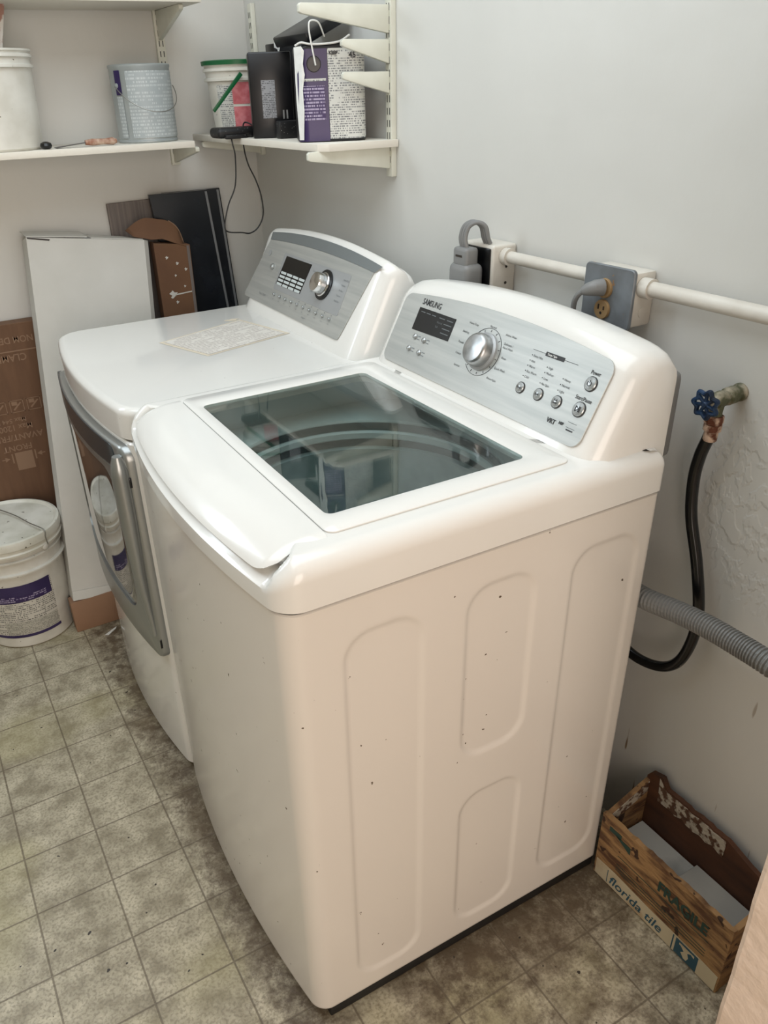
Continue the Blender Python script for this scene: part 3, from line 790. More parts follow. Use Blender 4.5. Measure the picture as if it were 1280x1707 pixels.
def dens(pts, m=.02):
    out = []
    for a, b_ in zip(pts, pts[1:]+pts[:1]):
        k = max(1, int(math.hypot(a[0]-b_[0], a[1]-b_[1])/m)); out += [(a[0]+(b_[0]-a[0])*i/k, a[1]+(b_[1]-a[1])*i/k) for i in range(k)]
    return out
do = dens(rrect(.718,1.362,.345,.868,(.06,.03,.02,.06)))
n = len(do)
def match(pts, x0, x1, y0, y1, r):
    ccx, ccy = sum(p[0] for p in pts)/len(pts), sum(p[1] for p in pts)/len(pts)
    out = []
    for p in pts:
        dx, dy = p[0]-ccx, p[1]-ccy; lo, hi = 0, 3
        for _ in range(30):
            t = (lo+hi)/2; X, Y = ccx+dx*t-(x0+x1)/2, ccy+dy*t-(y0+y1)/2
            qx, qy = abs(X)-(x1-x0)/2+r, abs(Y)-(y1-y0)/2+r
            s = math.hypot(max(qx,0), max(qy,0))+min(max(qx,qy),0)-r
            if s < 0: lo = t
            else: hi = t
        out.append((ccx+dx*lo, ccy+dy*lo))
    return out
hole = match(do, .800, 1.315, .43, .79, .06)
door = dt.part('door', bowslab(do, -.004, .018, .008, hole=hole), M['doorsilver'])
dt.part('door_window', bowslab(hole, .004, .014, .003), M['doorglass'], door, label='dark tinted door window')
dt.part('door_band', bowslab(dens(rrect(.765,1.352,.806,.862,.02)), .010, .0192, .0015), M['doordark'], door, label='dark grip recess along the top of the door')
hp = []
for i in range(31):
    z = .852-.44*i/30; hp.append((-.797-.020+.008*sm((i-18)/12.0), .731, z))
dt.part('door_handle', tube(hp, .016, 18, rf=lambda i: (.010 if i == 0 else .015 if i == 1 else .0185-.011*sm((i-8)/22))), M['doorsilver'], door)
for z in (.795,.39): dt.part('door_latch', B((-.8045,.7165,z-.011), (-.800,.7182,z+.011), .0005), M['black'], door)

# ------------------------------------------------------------------ outlets, conduit
def tub_(name, *a, **k): return tube(*a, **k)
c1 = Thing('conduit_pipe', 'white painted conduit pipe running along the right wall above the tap', 'pipe', (-.03,.17,1.17))
c1.part('pipe', tube([(-.030,y,1.170+(.10-y)*.0) for y in (-2.3,-1,0,.172)], .0125, 16), M['conduit'])
c1.part('coupling', tube([(-.030,.160,1.170),(-.030,.179,1.170)], .0165, 16), M['conduit'])
c2 = Thing('conduit_pipe', 'short white painted conduit pipe between the two outlet boxes', 'pipe', (-.03,.28,1.17))
c2.part('pipe', tube([(-.030,.290,1.170),(-.030,.528,1.170)], .0115, 16), M['conduit'])
c2.part('coupling', tube([(-.030,.515,1.170),(-.030,.530,1.170)], .0165, 16), M['conduit'])
c2.part('coupling', tube([(-.030,.285,1.170),(-.030,.297,1.170)], .016, 16), M['conduit'])
ob = Thing('outlet_box', 'grey-plated double outlet box with grey plug in its top socket', 'outlet', (-.03,.232,1.10))
ob.part('box_body', B((-.048,.180,1.104), (-.0005,.284,1.194), .005), M['conduit'])
for zz in (1.128, 1.16):
    ob.part('knockout', lathe([(.009,0),(.009,.0015),(.007,.0018),(.0005,.0018)], (-.024,.1805,zz), 20, (0,-1,0)), M['conduit'])
fp = ob.part('face_plate', plate(rrect(-.288,-.178,1.100,1.199,.008,4), lambda p: Vector((-.0485,-p[0],p[1])), (-1,0,0), .006, .0015), M['plate'])
for zz in (1.162, 1.127):
    s = ob.part('socket', lathe([(.0165,0),(.0165,.003),(.0155,.005),(.0005,.005)], (-.054,.238,zz), 28, (-1,0,0)), M['plugbrown'])
    for dy, h in ((.006,.008),(-.006,.006)): ob.part('socket_slot', B((-.0602,.238+dy-.0011,zz), (-.0588,.238+dy+.0011,zz+h), 0), M['slotdark'], s)
    ob.part('socket_slot', lathe([(.0024,0),(.0024,.0008)], (-.0588,.238,zz-.006), 12, (-1,0,0)), M['slotdark'], s)
pl = Thing('power_plug', 'light grey three-pin plug in the grey-plated outlet, cord hanging down', 'plug', (-.07,.24,1.16))
pl.part('plug_body', tube([(-.0605,.239,1.164),(-.073,.243,1.164),(-.080,.252,1.161),(-.083,.260,1.157)], .012, 16, rf=lambda i: (.0145,.0135,.011,.0075)[i]), M['greyplug'])
pl.part('cord', tube(spline([(-.082,.258,1.158),(-.085,.268,1.150),(-.084,.277,1.134),(-.080,.281,1.11),(-.078,.284,1.07),(-.05,.29,.98),(-.04,.29,.8)], 8), .0048, 10), M['greyplug'])
rb2 = Thing('outlet_box', 'black dryer receptacle on white painted box above the dryer end', 'outlet', (-.03,.58,1.09))
rb2.part('box_body', B((-.060,.531,1.096), (-.0005,.628,1.192), .006, 3), M['conduit'])
rb2.part('receptacle', B((-.0635,.538,1.100), (-.0595,.622,1.186), .002), M['black'])
for zz, xx in ((1.118,-.026),(1.150,-.026)): rb2.part('knockout', lathe([(.003,0),(.003,.0008),(.0005,.0009)], (xx,.5312,zz), 12, (0,-1,0)), M['slotdark'])
pg = Thing('power_plug', 'bulky grey dryer plug with cord looping upward from the black receptacle', 'plug', (-.13,.585,1.1))
pg.part('plug_body', B((-.112,.549,1.106), (-.0645,.613,1.158), .014, 4), M['greyplug'])
pg.part('plug_neck', B((-.106,.558,1.150), (-.074,.604,1.188), .007, 3), M['greyplug'])
pg.part('plug_slot', B((-.1068,.572,1.170), (-.1055,.592,1.174)), M['slotdark'])
bm = bmesh.new()
for k in (-1,0,1):
    tube(spline([(-.092,.582+.0075*k,1.184),(-.094,.586+.0075*k,1.205),(-.088,.583+.0075*k,1.226),(-.076,.572+.0075*k,1.234),(-.064,.562+.0075*k,1.226),(-.058,.560+.0075*k,1.205),(-.052,.560+.0075*k,1.1935)], 8), .0044, 10, bm)
pg.part('cord', bm, M['greyplug'])

# ------------------------------------------------------------------ tap and hoses
fa = Thing('wall_tap', 'corroded brass wall tap with blue handwheel on the right wall', 'tap', (-.05,-.012,1.0))
fa.part('flange', lathe([(.0145,0),(.0145,.003),(.011,.006)], (-.0005,-.012,1.040), 24, (-1,0,0)), M['verd'])
fa.part('valve_body', lathe([(.011,0),(.011,.012),(.014,.014),(.014,.028),(.0105,.030),(.013,.040),(.013,.056),(.008,.060),(.006,.072)], (-.003,-.012,1.040), 20, (-1,0,-.05)), M['verd'])
fa.part('spout', tube(spline([(-.048,-.012,1.036),(-.053,-.013,1.022),(-.054,-.014,1.008)], 5), .0105, 16), M['verd'])
fa.part('outlet_nut', lathe([(.0135,0),(.0145,.003),(.0145,.012),(.012,.015)], (-.054,-.014,1.014), 8, (0,0,-1)), M['rust'])
wc = Vector((-.079,-.012,1.036)); wn = Vector((-1,0,-.05)).normalized(); wu = Vector((0,1,0)); wv = wn.cross(wu)
bm = bmesh.new(); pp = []
for i in range(72):
    a = 2*PI*i/72; r = .0185+.0028*math.cos(7*a); pp.append(wc+wu*r*math.cos(a)+wv*r*math.sin(a))
rg = []
for i in range(72):
    p = pp[i]; rad = (p-wc).normalized()
    rg.append([p+.0042*(math.cos(b_)*rad+math.sin(b_)*wn) for b_ in (2*PI*k/8 for k in range(8))])
loft(rg+[rg[0]], False, False, bm=bm)
for k in range(7):
    a = 2*PI*k/7+.2; tube([wc+wn*.001, wc+(wu*math.cos(a)+wv*math.sin(a))*.0175], .0030, 8, bm)
lathe([(.0055,-.005),(.006,.002),(.004,.005)], wc, 16, wn, bm)
fa.part('handwheel', bm, M['bluewheel'])
hs = Thing('inlet_hose', 'black rubber hose hanging from the wall tap and curling behind the washer', 'hose', (-.05,-.02,.5))
hp = spline([(-.054,-.014,.992),(-.053,-.010,.975),(-.052,-.001,.94),(-.050,.003,.895),(-.050,-.006,.832),(-.050,-.034,.754),(-.050,-.056,.67),(-.050,-.056,.605),(-.050,-.038,.545),(-.052,-.002,.512),(-.058,.05,.505),(-.065,.10,.53),(-.07,.15,.58)], 10)
hs.part('hose', tube(hp, .0098, 14), M['rubber'])
hs.part('coupling', lathe([(.0135,0),(.0138,.002),(.0138,.010),(.0105,.012),(.0108,.026),(.0100,.028)], (-.054,-.014,1.000), 16, (0,.03,-1)), M['rust'], label='corroded hose coupling')
dpts = spline([(-.085,.16,.655),(-.095,.09,.668),(-.11,.009,.680),(-.11,-.06,.692),(-.11,-.117,.698),(-.11,-.17,.699),(-.11,-.224,.698),(-.11,-.32,.69),(-.10,-.40,.67)], 40)
single('drain_hose', tube(dpts, .0165, 16, rf=lambda i: .0195 if i % 4 < 2 else .0168), M['drain'], 'grey corrugated drain hose crossing in front of the black hose', 'hose', (-.11,-.1,.68), smooth=0)
# grey plate on the washer's back edge by the wall
wt.part('rear_cover', B((-.125,.035,.93), (-.075,.30,1.075), .012, 3), M['greyplug'])

# ------------------------------------------------------------------ shelves
def upright(name, label, wallx, y, z0, z1, axis):
    t = Thing(name, label, 'shelf rail', (wallx, y, z0) if axis == 'R' else (wallx, YF, z0), group=None)
    if axis == 'R':
        t.part('rail', B((-.014,y-.0125,z0), (-.0005,y+.0125,z1), .0015), M['bracket'])
        bm = bmesh.new(); z = z0+.03
        while z < z1-.03:
            for dy in (-.005,.005): box(bm, (-.0146,y+dy-.0012,z), (-.0139,y+dy+.0012,z+.014))
            z += .025
    else:
        t.part('rail', B((wallx-.0125,YF-.014,z0), (wallx+.0125,YF-.0005,z1), .0015), M['bracket'])
        bm = bmesh.new(); z = z0+.03
        while z < z1-.03:
            for dx in (-.005,.005): box(bm, (wallx+dx-.0012,YF-.0146,z), (wallx+dx+.0012,YF-.0139,z+.014))
            z += .025
    t.part('rail_slots', bm, M['slot'], smooth=0)
    return t
upright('shelf_rail', 'slotted white shelf rail with three empty brackets near the right shelf end', 0, .988, 1.285, 2.1, 'R')
upright('shelf_rail', 'slotted shelf rail on the right wall next to the room corner', 0, 1.735, 1.30, 1.69, 'R')
upright('shelf_rail', 'slotted white shelf rail on the far wall behind the dusty paint can', -.268, 0, 1.285, 2.1, 'F')
def bracketR(label, y, zt_, L_, zw, tip=.014):
    pts = [(-.0145,zt_),(-L_+.004,zt_+.001),(-L_,zt_-.003),(-L_-.0,zt_-tip+.003),(-L_+.006,zt_-tip),(-.0145,zw)]
    bm = prism([(x, y-.006, z) for x, z in pts], (0,.012,0), .0015)
    return single('shelf_bracket', bm, M['bracket'], label, 'shelf bracket', (-.01,y,zt_), smooth=30)
bracketR('cream bracket under the near end of the right shelf', .988, 1.3485, .228, 1.303, .018)
bracketR('topmost long empty cream bracket on the near rail', .988, 1.626, .231, 1.573, .018)
bracketR('middle of the three empty cream brackets, short, above the purple can', .988, 1.562, .133, 1.516)
bracketR('lowest empty cream bracket beside the purple can', .988, 1.501, .133, 1.458)
bracketR('cream bracket under the right shelf beside the room corner', 1.735, 1.3465, .20, 1.305, .016)
def bracketF(label, x, zt_, L_, zw):
    pts = [(YF-.0145,zt_),(YF-L_+.004,zt_),(YF-L_,zt_-.003),(YF-L_,zt_-.011),(YF-L_+.006,zt_-.014),(YF-.0145,zw)]
    bm = prism([(x-.006, y, z) for y, z in pts], (.012,0,0), .0015)
    return single('shelf_bracket', bm, M['bracket'], label, 'shelf bracket', (x,YF-.01,zt_), smooth=30)
bracketF('white bracket under the left shelf on the far wall', -.268, 1.3415, .215, 1.292)
bracketF('white bracket under the upper shelf on the far wall', -.268, 1.675, .215, 1.605)
sh = Thing('wall_shelf', 'cream wooden shelf on the right wall carrying the purple paint can', 'shelf', (-.1,1.38,1.35))
sh.part('board', prism([(-.002,.965,1.349),(-.185,.965,1.349),(-.203,.985,1.349),(-.203,YF-.245,1.349),(-.203,YF-.002,1.349),(-.002,YF-.002,1.349)], (0,0,.0155), .001), M['shelf'])
sf = Thing('wall_shelf', 'cream wooden shelf on the far wall carrying the white bucket and dusty can', 'shelf', (-1.0,1.68,1.34))
sf.part('board', B((-1.15,1.56,1.342), (-.283,YF-.002,1.3585), .0012), M['shelf'])
su = Thing('wall_shelf', 'upper white shelf on the far wall along the top of the photo', 'shelf', (-1.0,1.67,1.66))
su.part('board', B((-1.15,1.552,1.6755), (-.224,YF-.002,1.692), .0012), M['shelf'])

# ------------------------------------------------------------------ things on the shelves
ZS, ZR = 1.3587, 1.3647
def pail(t, c, rb, rt, h, m_body, rim='plain', z0=0.0, rings=(.93,.84), wall=.003):
    x, y, z = c; prof = [(rb-.006, 0), (rb, .006)]
    f = lambda s: rb+(rt-rb)*s
    prof += [(f(s), h*s) for s in (.3,.6,.80)]
    for s in rings[::-1]:
        prof += [(f(s), h*s-.010), (f(s)+.006, h*s-.008), (f(s)+.006, h*s-.002), (f(s)+.001, h*s)]
    prof += [(rt+.001, h-.006), (rt+.005, h-.004), (rt+.005, h), (rt-.001, h), (rt-.004, h-.01), (f(.3)-.004, h*.3), (.001, h*.28)]
    return t.part('body', lathe(prof, c, 64), m_body)
wb = Thing('plastic_bucket', 'plain white plastic bucket at the left end of the far shelf', 'bucket', (-.767,1.675,ZS))
pail(wb, (-.767,1.675,ZS), .105, .114, .222, M['bucket'], rings=(.96,.86))
single('paint_stick', prism([(-.778,1.655,1.425),(-.757,1.655,1.424),(-.672,1.655,1.735),(-.700,1.655,1.742)], (0,.009,0), .003), M['stick'], 'brown wooden stick smeared with white paint standing in the plain white bucket', 'stick', (-.78,1.66,1.39))
cn = Thing('paint_can', 'dusty grey gallon paint can with wire handle on the far shelf', 'paint can', (-.376,1.685,ZS))
cc = (-.376,1.675,ZS)
cn.part('body', lathe([(.079,0),(.081,.002),(.081,.005),(.079,.007),(.080,.176),(.082,.179),(.082,.184),(.079,.186),(.073,.186),(.071,.181),(.001,.181)], cc, 64), M['canmetal'])
def cyl(cc_, r, zoff=0): return lambda a, v: Vector((cc_[0]+r*math.cos(a), cc_[1]+r*math.sin(a), cc_[2]+v))
def wraplabel(t, name, cc_, r0, r1, a0, a1, v0, v1, H_, m_, par, off=.0008):
    def fn(u, v):
        s = (v-v0)/(v1-v0); r = r0+(r1-r0)*(v/H_)+off; a = u/r0
        return Vector((cc_[0]+r*math.cos(a), cc_[1]+r*math.sin(a), cc_[2]+v))
    return t.part(name, uvgrid(fn, a0*r0, a1*r0, v0, v1, 24, 2), m_, par, smooth=60)
canb = cn.o.children[0]
wraplabel(cn, 'label', cc, .080, .080, -2.35, -.3, .012, .170, .18, M['print_grey'], canb)
wraplabel(cn, 'label_block', cc, .080, .080, -2.82, -2.55, .115, .172, .18, M['purple'], canb, .001)
wraplabel(cn, 'label', cc, .080, .080, -2.82, -2.55, .012, .112, .18, M['print_grey'], canb, .001)
hp = []
for i in range(25):
    a = PI*i/24; a_ = -2.75+(-.05+2.75)*i/24
    rr = .087+.010*math.sin(a)
    hp.append((cc[0]+rr*math.cos(a_), cc[1]+rr*math.sin(a_), cc[2]+.135-.062*math.sin(a)))
cn.part('wire_handle', tube(hp, .0012, 8), M['wire'])
for a_ in (-2.75, -.05): cn.part('handle_ear', lathe([(.006,0),(.006,.003),(.0005,.0045)], (cc[0]+.080*math.cos(a_), cc[1]+.080*math.sin(a_), cc[2]+.137), 14, (math.cos(a_), math.sin(a_), 0)), M['canmetal'])
gb = Thing('plastic_bucket', 'small white bucket with green rim and pink label in the shelf corner', 'bucket', (-.118,1.625,ZR))
gc = (-.113,1.62,ZR)
bdy = pail(gb, gc, .075, .092, .178, M['bucket'], rings=(.93,.80))
gb.part('rim', lathe([(.092,.174),(.099,.172),(.100,.182),(.092,.184)], gc, 48, cap0=False, cap1=False), M['greenpl'])
wraplabel(gb, 'label', gc, .075, .092, -2.75, -2.2, .02, .125, .178, M['print_white'], bdy)
wraplabel(gb, 'label_block', gc, .075, .092, -2.2, -1.55, .02, .072, .178, M['red'], bdy); wraplabel(gb, 'label_block', gc, .075, .092, -2.2, -1.55, .078, .130, .178, M['red'], bdy)
p0 = Vector((gc[0]-.035, gc[1]-.094, gc[2]+.146)); p1 = Vector((gc[0]-.116, gc[1]-.085, gc[2]+.063))
d_ = (p1-p0).normalized(); up_ = d_.cross(Vector((0,-1,0))).normalized()*.0055
gb.part('handle', prism([p0+up_-d_*.006, p0-up_-d_*.006, p1-up_*.8, p1+up_*.8], (0,-.004,0), .001), M['greenpl'], label='green plastic strap handle hanging down')
# black boxes
bx = Thing('black_case', 'tall black plastic case with silver label, left of the purple can', 'case', (-.197,1.35,ZR))
bx.o.rotation_euler = (0,0,math.radians(-22))
bx.part('case_body', B((-.197,1.35,ZR), (-.090,1.46,1.556), .004), M['blackpl'])
bx.part('label', uvgrid(lambda u, v: Vector((-.168+u, 1.3492, 1.410+v)), 0,.034,0,.085,1,1), M['print_silver'], smooth=0)
for k in range(2): bx.part('case_slot', B((-.118+k*.009,1.3488,1.408), (-.114+k*.009,1.3502,1.428)), M['greyplug'])
bx2 = Thing('black_case', 'black case with chipped white corner standing behind the purple can', 'case', (-.079,1.44,ZR))
bx2.part('case_body', B((-.079,1.44,ZR), (-.004,1.50,1.579), .003), M['blackpl'])
bx2.part('paint_drip', prism([(-.0795,1.438,1.580),(-.064,1.438,1.580),(-.064,1.438,1.570),(-.069,1.438,1.555),(-.072,1.438,1.565),(-.0795,1.438,1.569)], (0,.003,0)), M['paint'])
mt = Matrix.Translation((-.055,1.255,1.5965)) @ Matrix.Rotation(math.radians(-24), 4, 'Y')
single('plastic_tray', box(bmesh.new(), (-.074,-.095,-.004), (.050,.085,.020), .004, mtx=mt), M['blackpl'], 'flat black plastic tray lying tilted between the black case and purple can tops', 'tray', (-.06,1.255,1.59))
single('small_black_box', B((-.160,1.268,ZR), (-.085,1.295,1.405), .004), M['adapter'], 'small dusty black box in front of the black cases', 'box', (-.1,1.28,ZR))
# purple can (square-shouldered)
pc = Thing('paint_can', 'purple and white square-shouldered paint can with white cord, nearest on the right shelf', 'paint can', (-.103,1.175,ZR))
def superr(z, s=1, cx=-.103, cy=1.175, hx=.0785, hy=.070, r=.026): return [(cx+(p[0])*s, cy+p[1]*s, z) for p in rrect(-hx,hx,-hy,hy,r,6)]
pb = pc.part('body', loft([superr(ZR,.97), superr(ZR+.003), superr(1.548), superr(1.553,.985), superr(1.553,.9), superr(1.560,.88), superr(1.560,.6), superr(1.549,.58)]), M['blackpl'])
def pcl(x0, x1, z0, z1, m_, nm='label', off=.0008):
    def fn(u, v):
        x = x0+u; q = abs(x+.103)-.0525; yy = 1.105
        if q > 0: yy = 1.105+.026-math.sqrt(max(0, .026**2-min(q,.0258)**2))
        return Vector((x, yy-off, z0+v))
    return pc.part(nm, uvgrid(fn, 0, x1-x0, 0, z1-z0, 24, 1), m_, pb, smooth=60)
pcl(-.180,-.110,ZR+.002,1.549,M['purple'],'label_block'); pcl(-.109,-.0255,ZR+.006,1.549,M['print_white'])
pcl(-.166,-.118,1.41,1.478,M['print_purple'],'label',.0012); pcl(-.163,-.114,1.487,1.492,M['print_white'],'label',.0012)
T = []
for s, x, z, sz in (('KEEP', -.106, 1.537, .009), ('45', -.062, 1.530, .016)): T.append(textmesh(s, sz, planar((x,1.1035,z),(1,0,0),(0,0,1)), (0,-1,0), .0003, bold=.0005))
pc.part('label_lettering', joinm(T, 'll'), M['ink'], pb, smooth=0)
pc.part('boss', lathe([(.016,0),(.015,.0015),(.010,.002),(.0005,.001)], (-.140,1.1038,1.520), 28, (0,-1,0)), M['blackpl'], pb)
pp = [(-.1815,1.122,1.553),(-.166,1.1038,1.554),(-.160,1.1030,1.545),(-.164,1.1035,1.52),(-.161,1.1035,1.50),(-.167,1.105,1.47),(-.166,1.105,1.43),(-.169,1.106,1.39),(-.170,1.107,1.370),(-.1795,1.118,1.370),(-.1817,1.125,1.45)]
pc.part('paint_drip', prism([(a, b_-.001, c_) for a, b_, c_ in pp], (0,-.0015,0)), M['paint'], pb, smooth=0, label='white paint run down the left corner')
pc.part('handle_cord', tube(spline([(-.136,1.100,1.517),(-.142,1.098,1.55),(-.147,1.097,1.585),(-.143,1.10,1.600),(-.125,1.11,1.597),(-.112,1.13,1.572)], 8), .0018, 8), M['whitetrim'])
pc.part('paint_drip', tube(spline([(-.178,1.118,1.556),(-.165,1.110,1.561),(-.145,1.108,1.5575),(-.112,1.108,1.5575),(-.08,1.108,1.5615),(-.058,1.112,1.573)], 6), .0022, 8), M['paint'])
pc.o.rotation_euler = (0,0,math.radians(-24)); pc.o.location = (-.106,1.100,ZR)
# adapter with hanging cable
adp = Thing('power_adapter', 'dusty black power adapter on the shelf corner with a looped hanging cable', 'adapter', (-.21,1.47,ZR))
adp.part('adapter_body', B((-.262,1.43,ZR+.0005), (-.135,1.50,1.3905), .010, 3), M['adapter'])
adp.part('adapter_clip', B((-.245,1.42,1.3635), (-.185,1.437,1.374), .004), M['adapter'])
adp.part('cable', tube(spline([(-.226,1.437,1.374),(-.226,1.428,1.352),(-.221,1.43,1.32),(-.225,1.44,1.25),(-.247,1.45,1.20),(-.263,1.45,1.15),(-.255,1.45,1.132),(-.215,1.45,1.126),(-.19,1.45,1.122),(-.165,1.45,1.134),(-.146,1.45,1.165),(-.146,1.45,1.21),(-.158,1.45,1.255),(-.178,1.45,1.30),(-.186,1.45,1.345),(-.183,1.452,1.385),(-.17,1.46,1.40),(-.145,1.44,1.385)], 8), .0019, 8), M['cable'])
single('rubber_knob', lathe([(.006,0),(.012,.002),(.015,.008),(.013,.014),(.006,.0175),(.001,.018)], (-.668,1.600,ZS), 24), M['rubber'], 'small round black knob beside the plain white bucket', 'knob', (-.668,1.6,ZS))
pk = Thing('putty_knife', 'putty knife with worn brown handle lying on the far shelf', 'putty knife', (-.55,1.60,ZS))
pk.part('blade', prism([(-.645,1.592,1.3595),(-.59,1.594,1.3655),(-.565,1.596,1.368),(-.565,1.606,1.368),(-.59,1.61,1.3655),(-.645,1.622,1.3595)], (0,0,.0015)), M['steel'])
pk.part('handle', tube([(-.568,1.601,1.3685),(-.55,1.601,1.3685),(-.52,1.602,1.3685),(-.495,1.603,1.3685),(-.485,1.603,1.3685)], .009, 12, rf=lambda i: (.006,.0085,.0072,.0092,.005)[i]), M['ironhandle'])

# ------------------------------------------------------------------ leaning cartons and panels
single('low_carton', B((-.896,1.452,0), (-.50,1.494,.110), .002), M['cardlow'], 'low tan cardboard carton standing on its edge under the foot of the white carton', 'carton', (-.7,1.57,0))
# tall white carton
BL, TL, TR = Vector((-.885,1.462,.1125)), Vector((-.752,1.70,1.14)), Vector((-.427,1.70,1.11))
vv = (TL-BL).normalized(); uu = TR-TL; uu = (uu-vv*uu.dot(vv)).normalized(); nn = uu.cross(vv).normalized()
if nn.y > 0: nn = -nn
hgt = (TL-BL).length
O0 = TL-vv*hgt
wc_ = Thing('tall_carton', 'tall narrow white cardboard carton leaning on the far wall', 'carton', tuple(O0))
rings = [[O0+uu*a+vv*h+nn*(-d) for a, d in ((0,0),(.328,0),(.343,.014),(.343,.080),(0,.080))] for h in (.0,.3,.6,.9,hgt)]
wc_.part('carton_body', loft(rings), M['cardwhite'], smooth=0)
def CP(a, h, d=0): return O0+uu*a+vv*h-nn*d
bm = bmesh.new()
f1 = [CP(.0,hgt+.001,.002), CP(.165,hgt+.004,.002), CP(.160,hgt+.026,.078), CP(-.004,hgt+.022,.078)]
prism(f1, nn*0+vv*.002, bm=bm)
wc_.part('top_flap', bm, M['cardwhite'], smooth=0)
bm = bmesh.new(); prism([CP(.175,hgt+.001,.002), CP(.325,hgt+.001,.002), CP(.275,hgt+.016,.078), CP(.170,hgt+.018,.078)], vv*.002, bm=bm)
wc_.part('top_flap', bm, M['cardwhite'], smooth=0)
wc_.part('flap_gap', prism([CP(.002,hgt-.0005,-.0008), CP(.062,hgt-.004,-.0008), CP(.060,hgt-.008,-.0008), CP(.002,hgt-.004,-.0008)], nn*-.001), M['slotdark'], smooth=0)
wc_.part('bottom_flap', prism([CP(.0,.030,-.001), CP(.26,.030,-.001), CP(.255,.012,-.004), CP(.12,.006,-.005), CP(.07,.002,-.006), CP(.0,.001,-.006)], nn*.0025), M['cardwhite'], smooth=0)
# brown flap carton
bf = Thing('open_carton', 'brown cardboard carton with curled torn flap between white carton and black panels', 'carton', (-.35,1.70,0))
bf.part('carton_body', prism([(-.400,1.700,0),(-.300,1.700,0),(-.288,1.700,1.070),(-.400,1.700,1.085)], (0,.040,0), .001), M['card2'], smooth=0)
fl = [p for p in spline([(-.470,1.126,0),(-.440,1.146,0),(-.412,1.156,0),(-.375,1.150,0),(-.340,1.140,0),(-.312,1.112,0),(-.300,1.075,0)], 5)]
rg = []
for i, p in enumerate(fl):
    t_ = i/(len(fl)-1); xb_ = -.405+(.105)*t_ if t_ > .3 else -.455+.17*t_
    zb_ = 1.110-.045*t_
    rg.append([(p.x, 1.728-.016*math.sin(PI*t_), p.y), (p.x, 1.731-.016*math.sin(PI*t_), p.y-.001), (xb_, 1.702, zb_-.001), (xb_, 1.699, zb_)])
bf.part('flap', loft(rg), M['card2'], smooth=60)
bf.part('torn_edge', tube(spline([(-.340,1.716,1.141),(-.322,1.719,1.127),(-.311,1.722,1.111),(-.303,1.725,1.090),(-.299,1.727,1.074)], 5), .0022, 6), M['cardprint'])
bf.part('side_edge', B((-.2995,1.6985,.2), (-.291,1.7402,1.068), .0005), M['greypanel'], smooth=0)
T = []
for x, z, r in ((-.36,.93,.010),(-.365,1.04,.004),(-.335,1.02,.004),(-.345,.985,.003),(-.32,.95,.003),(-.31,1.0,.004),(-.35,.905,.004)):
    T.append(plate([(x+r*(1+.5*math.sin(5*a))*math.cos(a), z+r*(1+.4*math.cos(3*a))*math.sin(a)) for a in (k*PI/8 for k in range(16))], planar((0,1.6998,0),(1,0,0),(0,0,1)), (0,-1,0), .0004))
T.append(plate([(-.352,.930),(-.300,.933),(-.300,.930),(-.352,.926)], planar((0,1.6998,0),(1,0,0),(0,0,1)), (0,-1,0), .0004))
bf.part('torn_spots', joinm(T, 'ts'), M['cardwhite'], smooth=0, label='white torn paper spots')
# black panels
def lean(name, label, x0t, x1t, zt_, yb, yt, th, m_, edge=True, xs=.03):
    t = Thing(name, label, 'panel', (x0t, yb, 0))
    pts = [(x0t+xs, yb, 0), (x1t+xs, yb, 0), (x1t, yt, zt_), (x0t, yt, zt_)]
    t.part('board', prism(pts, (0, th, 0), .0012), m_, smooth=0)
    if edge:
        e = [(x1t-.011, yt-.0012, zt_-.004), (x1t-.004, yt-.0012, zt_-.004), (x1t-.004+xs, yb-.0012, .0), (x1t-.011+xs, yb-.0012, .0)]
        t.part('edge_strip', prism(e, (0,.002,0)), M['paneledge'], smooth=0)
    return t
lean('leaning_panel', 'glossy black laminate panel leaning on the far wall, front one', -.377, -.192, 1.213, 1.746, 1.752, .014, M['blackpanel'], xs=.105)
lean('leaning_panel', 'second black panel showing as a narrow strip behind the front black panel', -.330, -.146, 1.213, 1.764, 1.772, .012, M['blackpanel'], xs=.075)
single('ribbed_board', prism([(-.495,1.787,.3),(-.36,1.787,.3),(-.36,1.787,1.198),(-.497,1.787,1.195)], (0,.010,0), .0008), M['greypanel'], 'grey ribbed board standing against the far wall behind the black panels', 'board', (-.43,1.79,.3), smooth=0)
# printed brown carton (upside-down print)
pr = Thing('printed_carton', 'wide brown cardboard carton with upside-down printing behind the lidded bucket', 'carton', (-1.1,1.77,0))
pr.part('carton_body', B((-1.62,1.747,0), (-.70,1.796,.905), .002), M['card'], smooth=0)
PR = lambda ox, oz: planar((ox,1.7466,oz),(-1,0,0),(0,0,-1))   # rotated half a turn
def pt_(t_, x, z, sz, sx=1): return textmesh(t_, sz, PR(x, z), (0,-1,0), .0004, bold=.0003, sx=sx)
T = [pt_('FRONT',-.864,.538,.026,1.0), pt_('AVANT/FRENTE',-.824,.573,.028,.95), pt_('Max 1200 lbs',-.848,.603,.026,.95), pt_('Max 544 kg',-.862,.624,.020), pt_('CLAMP HERE',-.818,.816,.030,.9), pt_('NOM DE CLAMP',-.788,.867,.027,.9)]
F_ = planar((0,1.7466,0),(1,0,0),(0,0,1))
T.append(plate(rect2(-1.6,-.776,.8235,.8270), F_, (0,-1,0), .0004))
T.append(plate(rect2(-.920,-.868,.455,.514), F_, (0,-1,0), .0004))
for x in (-.930,-.862): T.append(plate(rect2(x,x+.004,.482,.513), F_, (0,-1,0), .0004))
for x, s_ in ((-.950,1),(-.841,-1)):
    T.append(plate([(x+.014*s_,.498),(x,.506),(x,.490)], F_, (0,-1,0), .0004)); T.append(plate(rect2(min(x,x-.010*s_), max(x,x-.010*s_), .4965,.4995), F_, (0,-1,0), .0004))
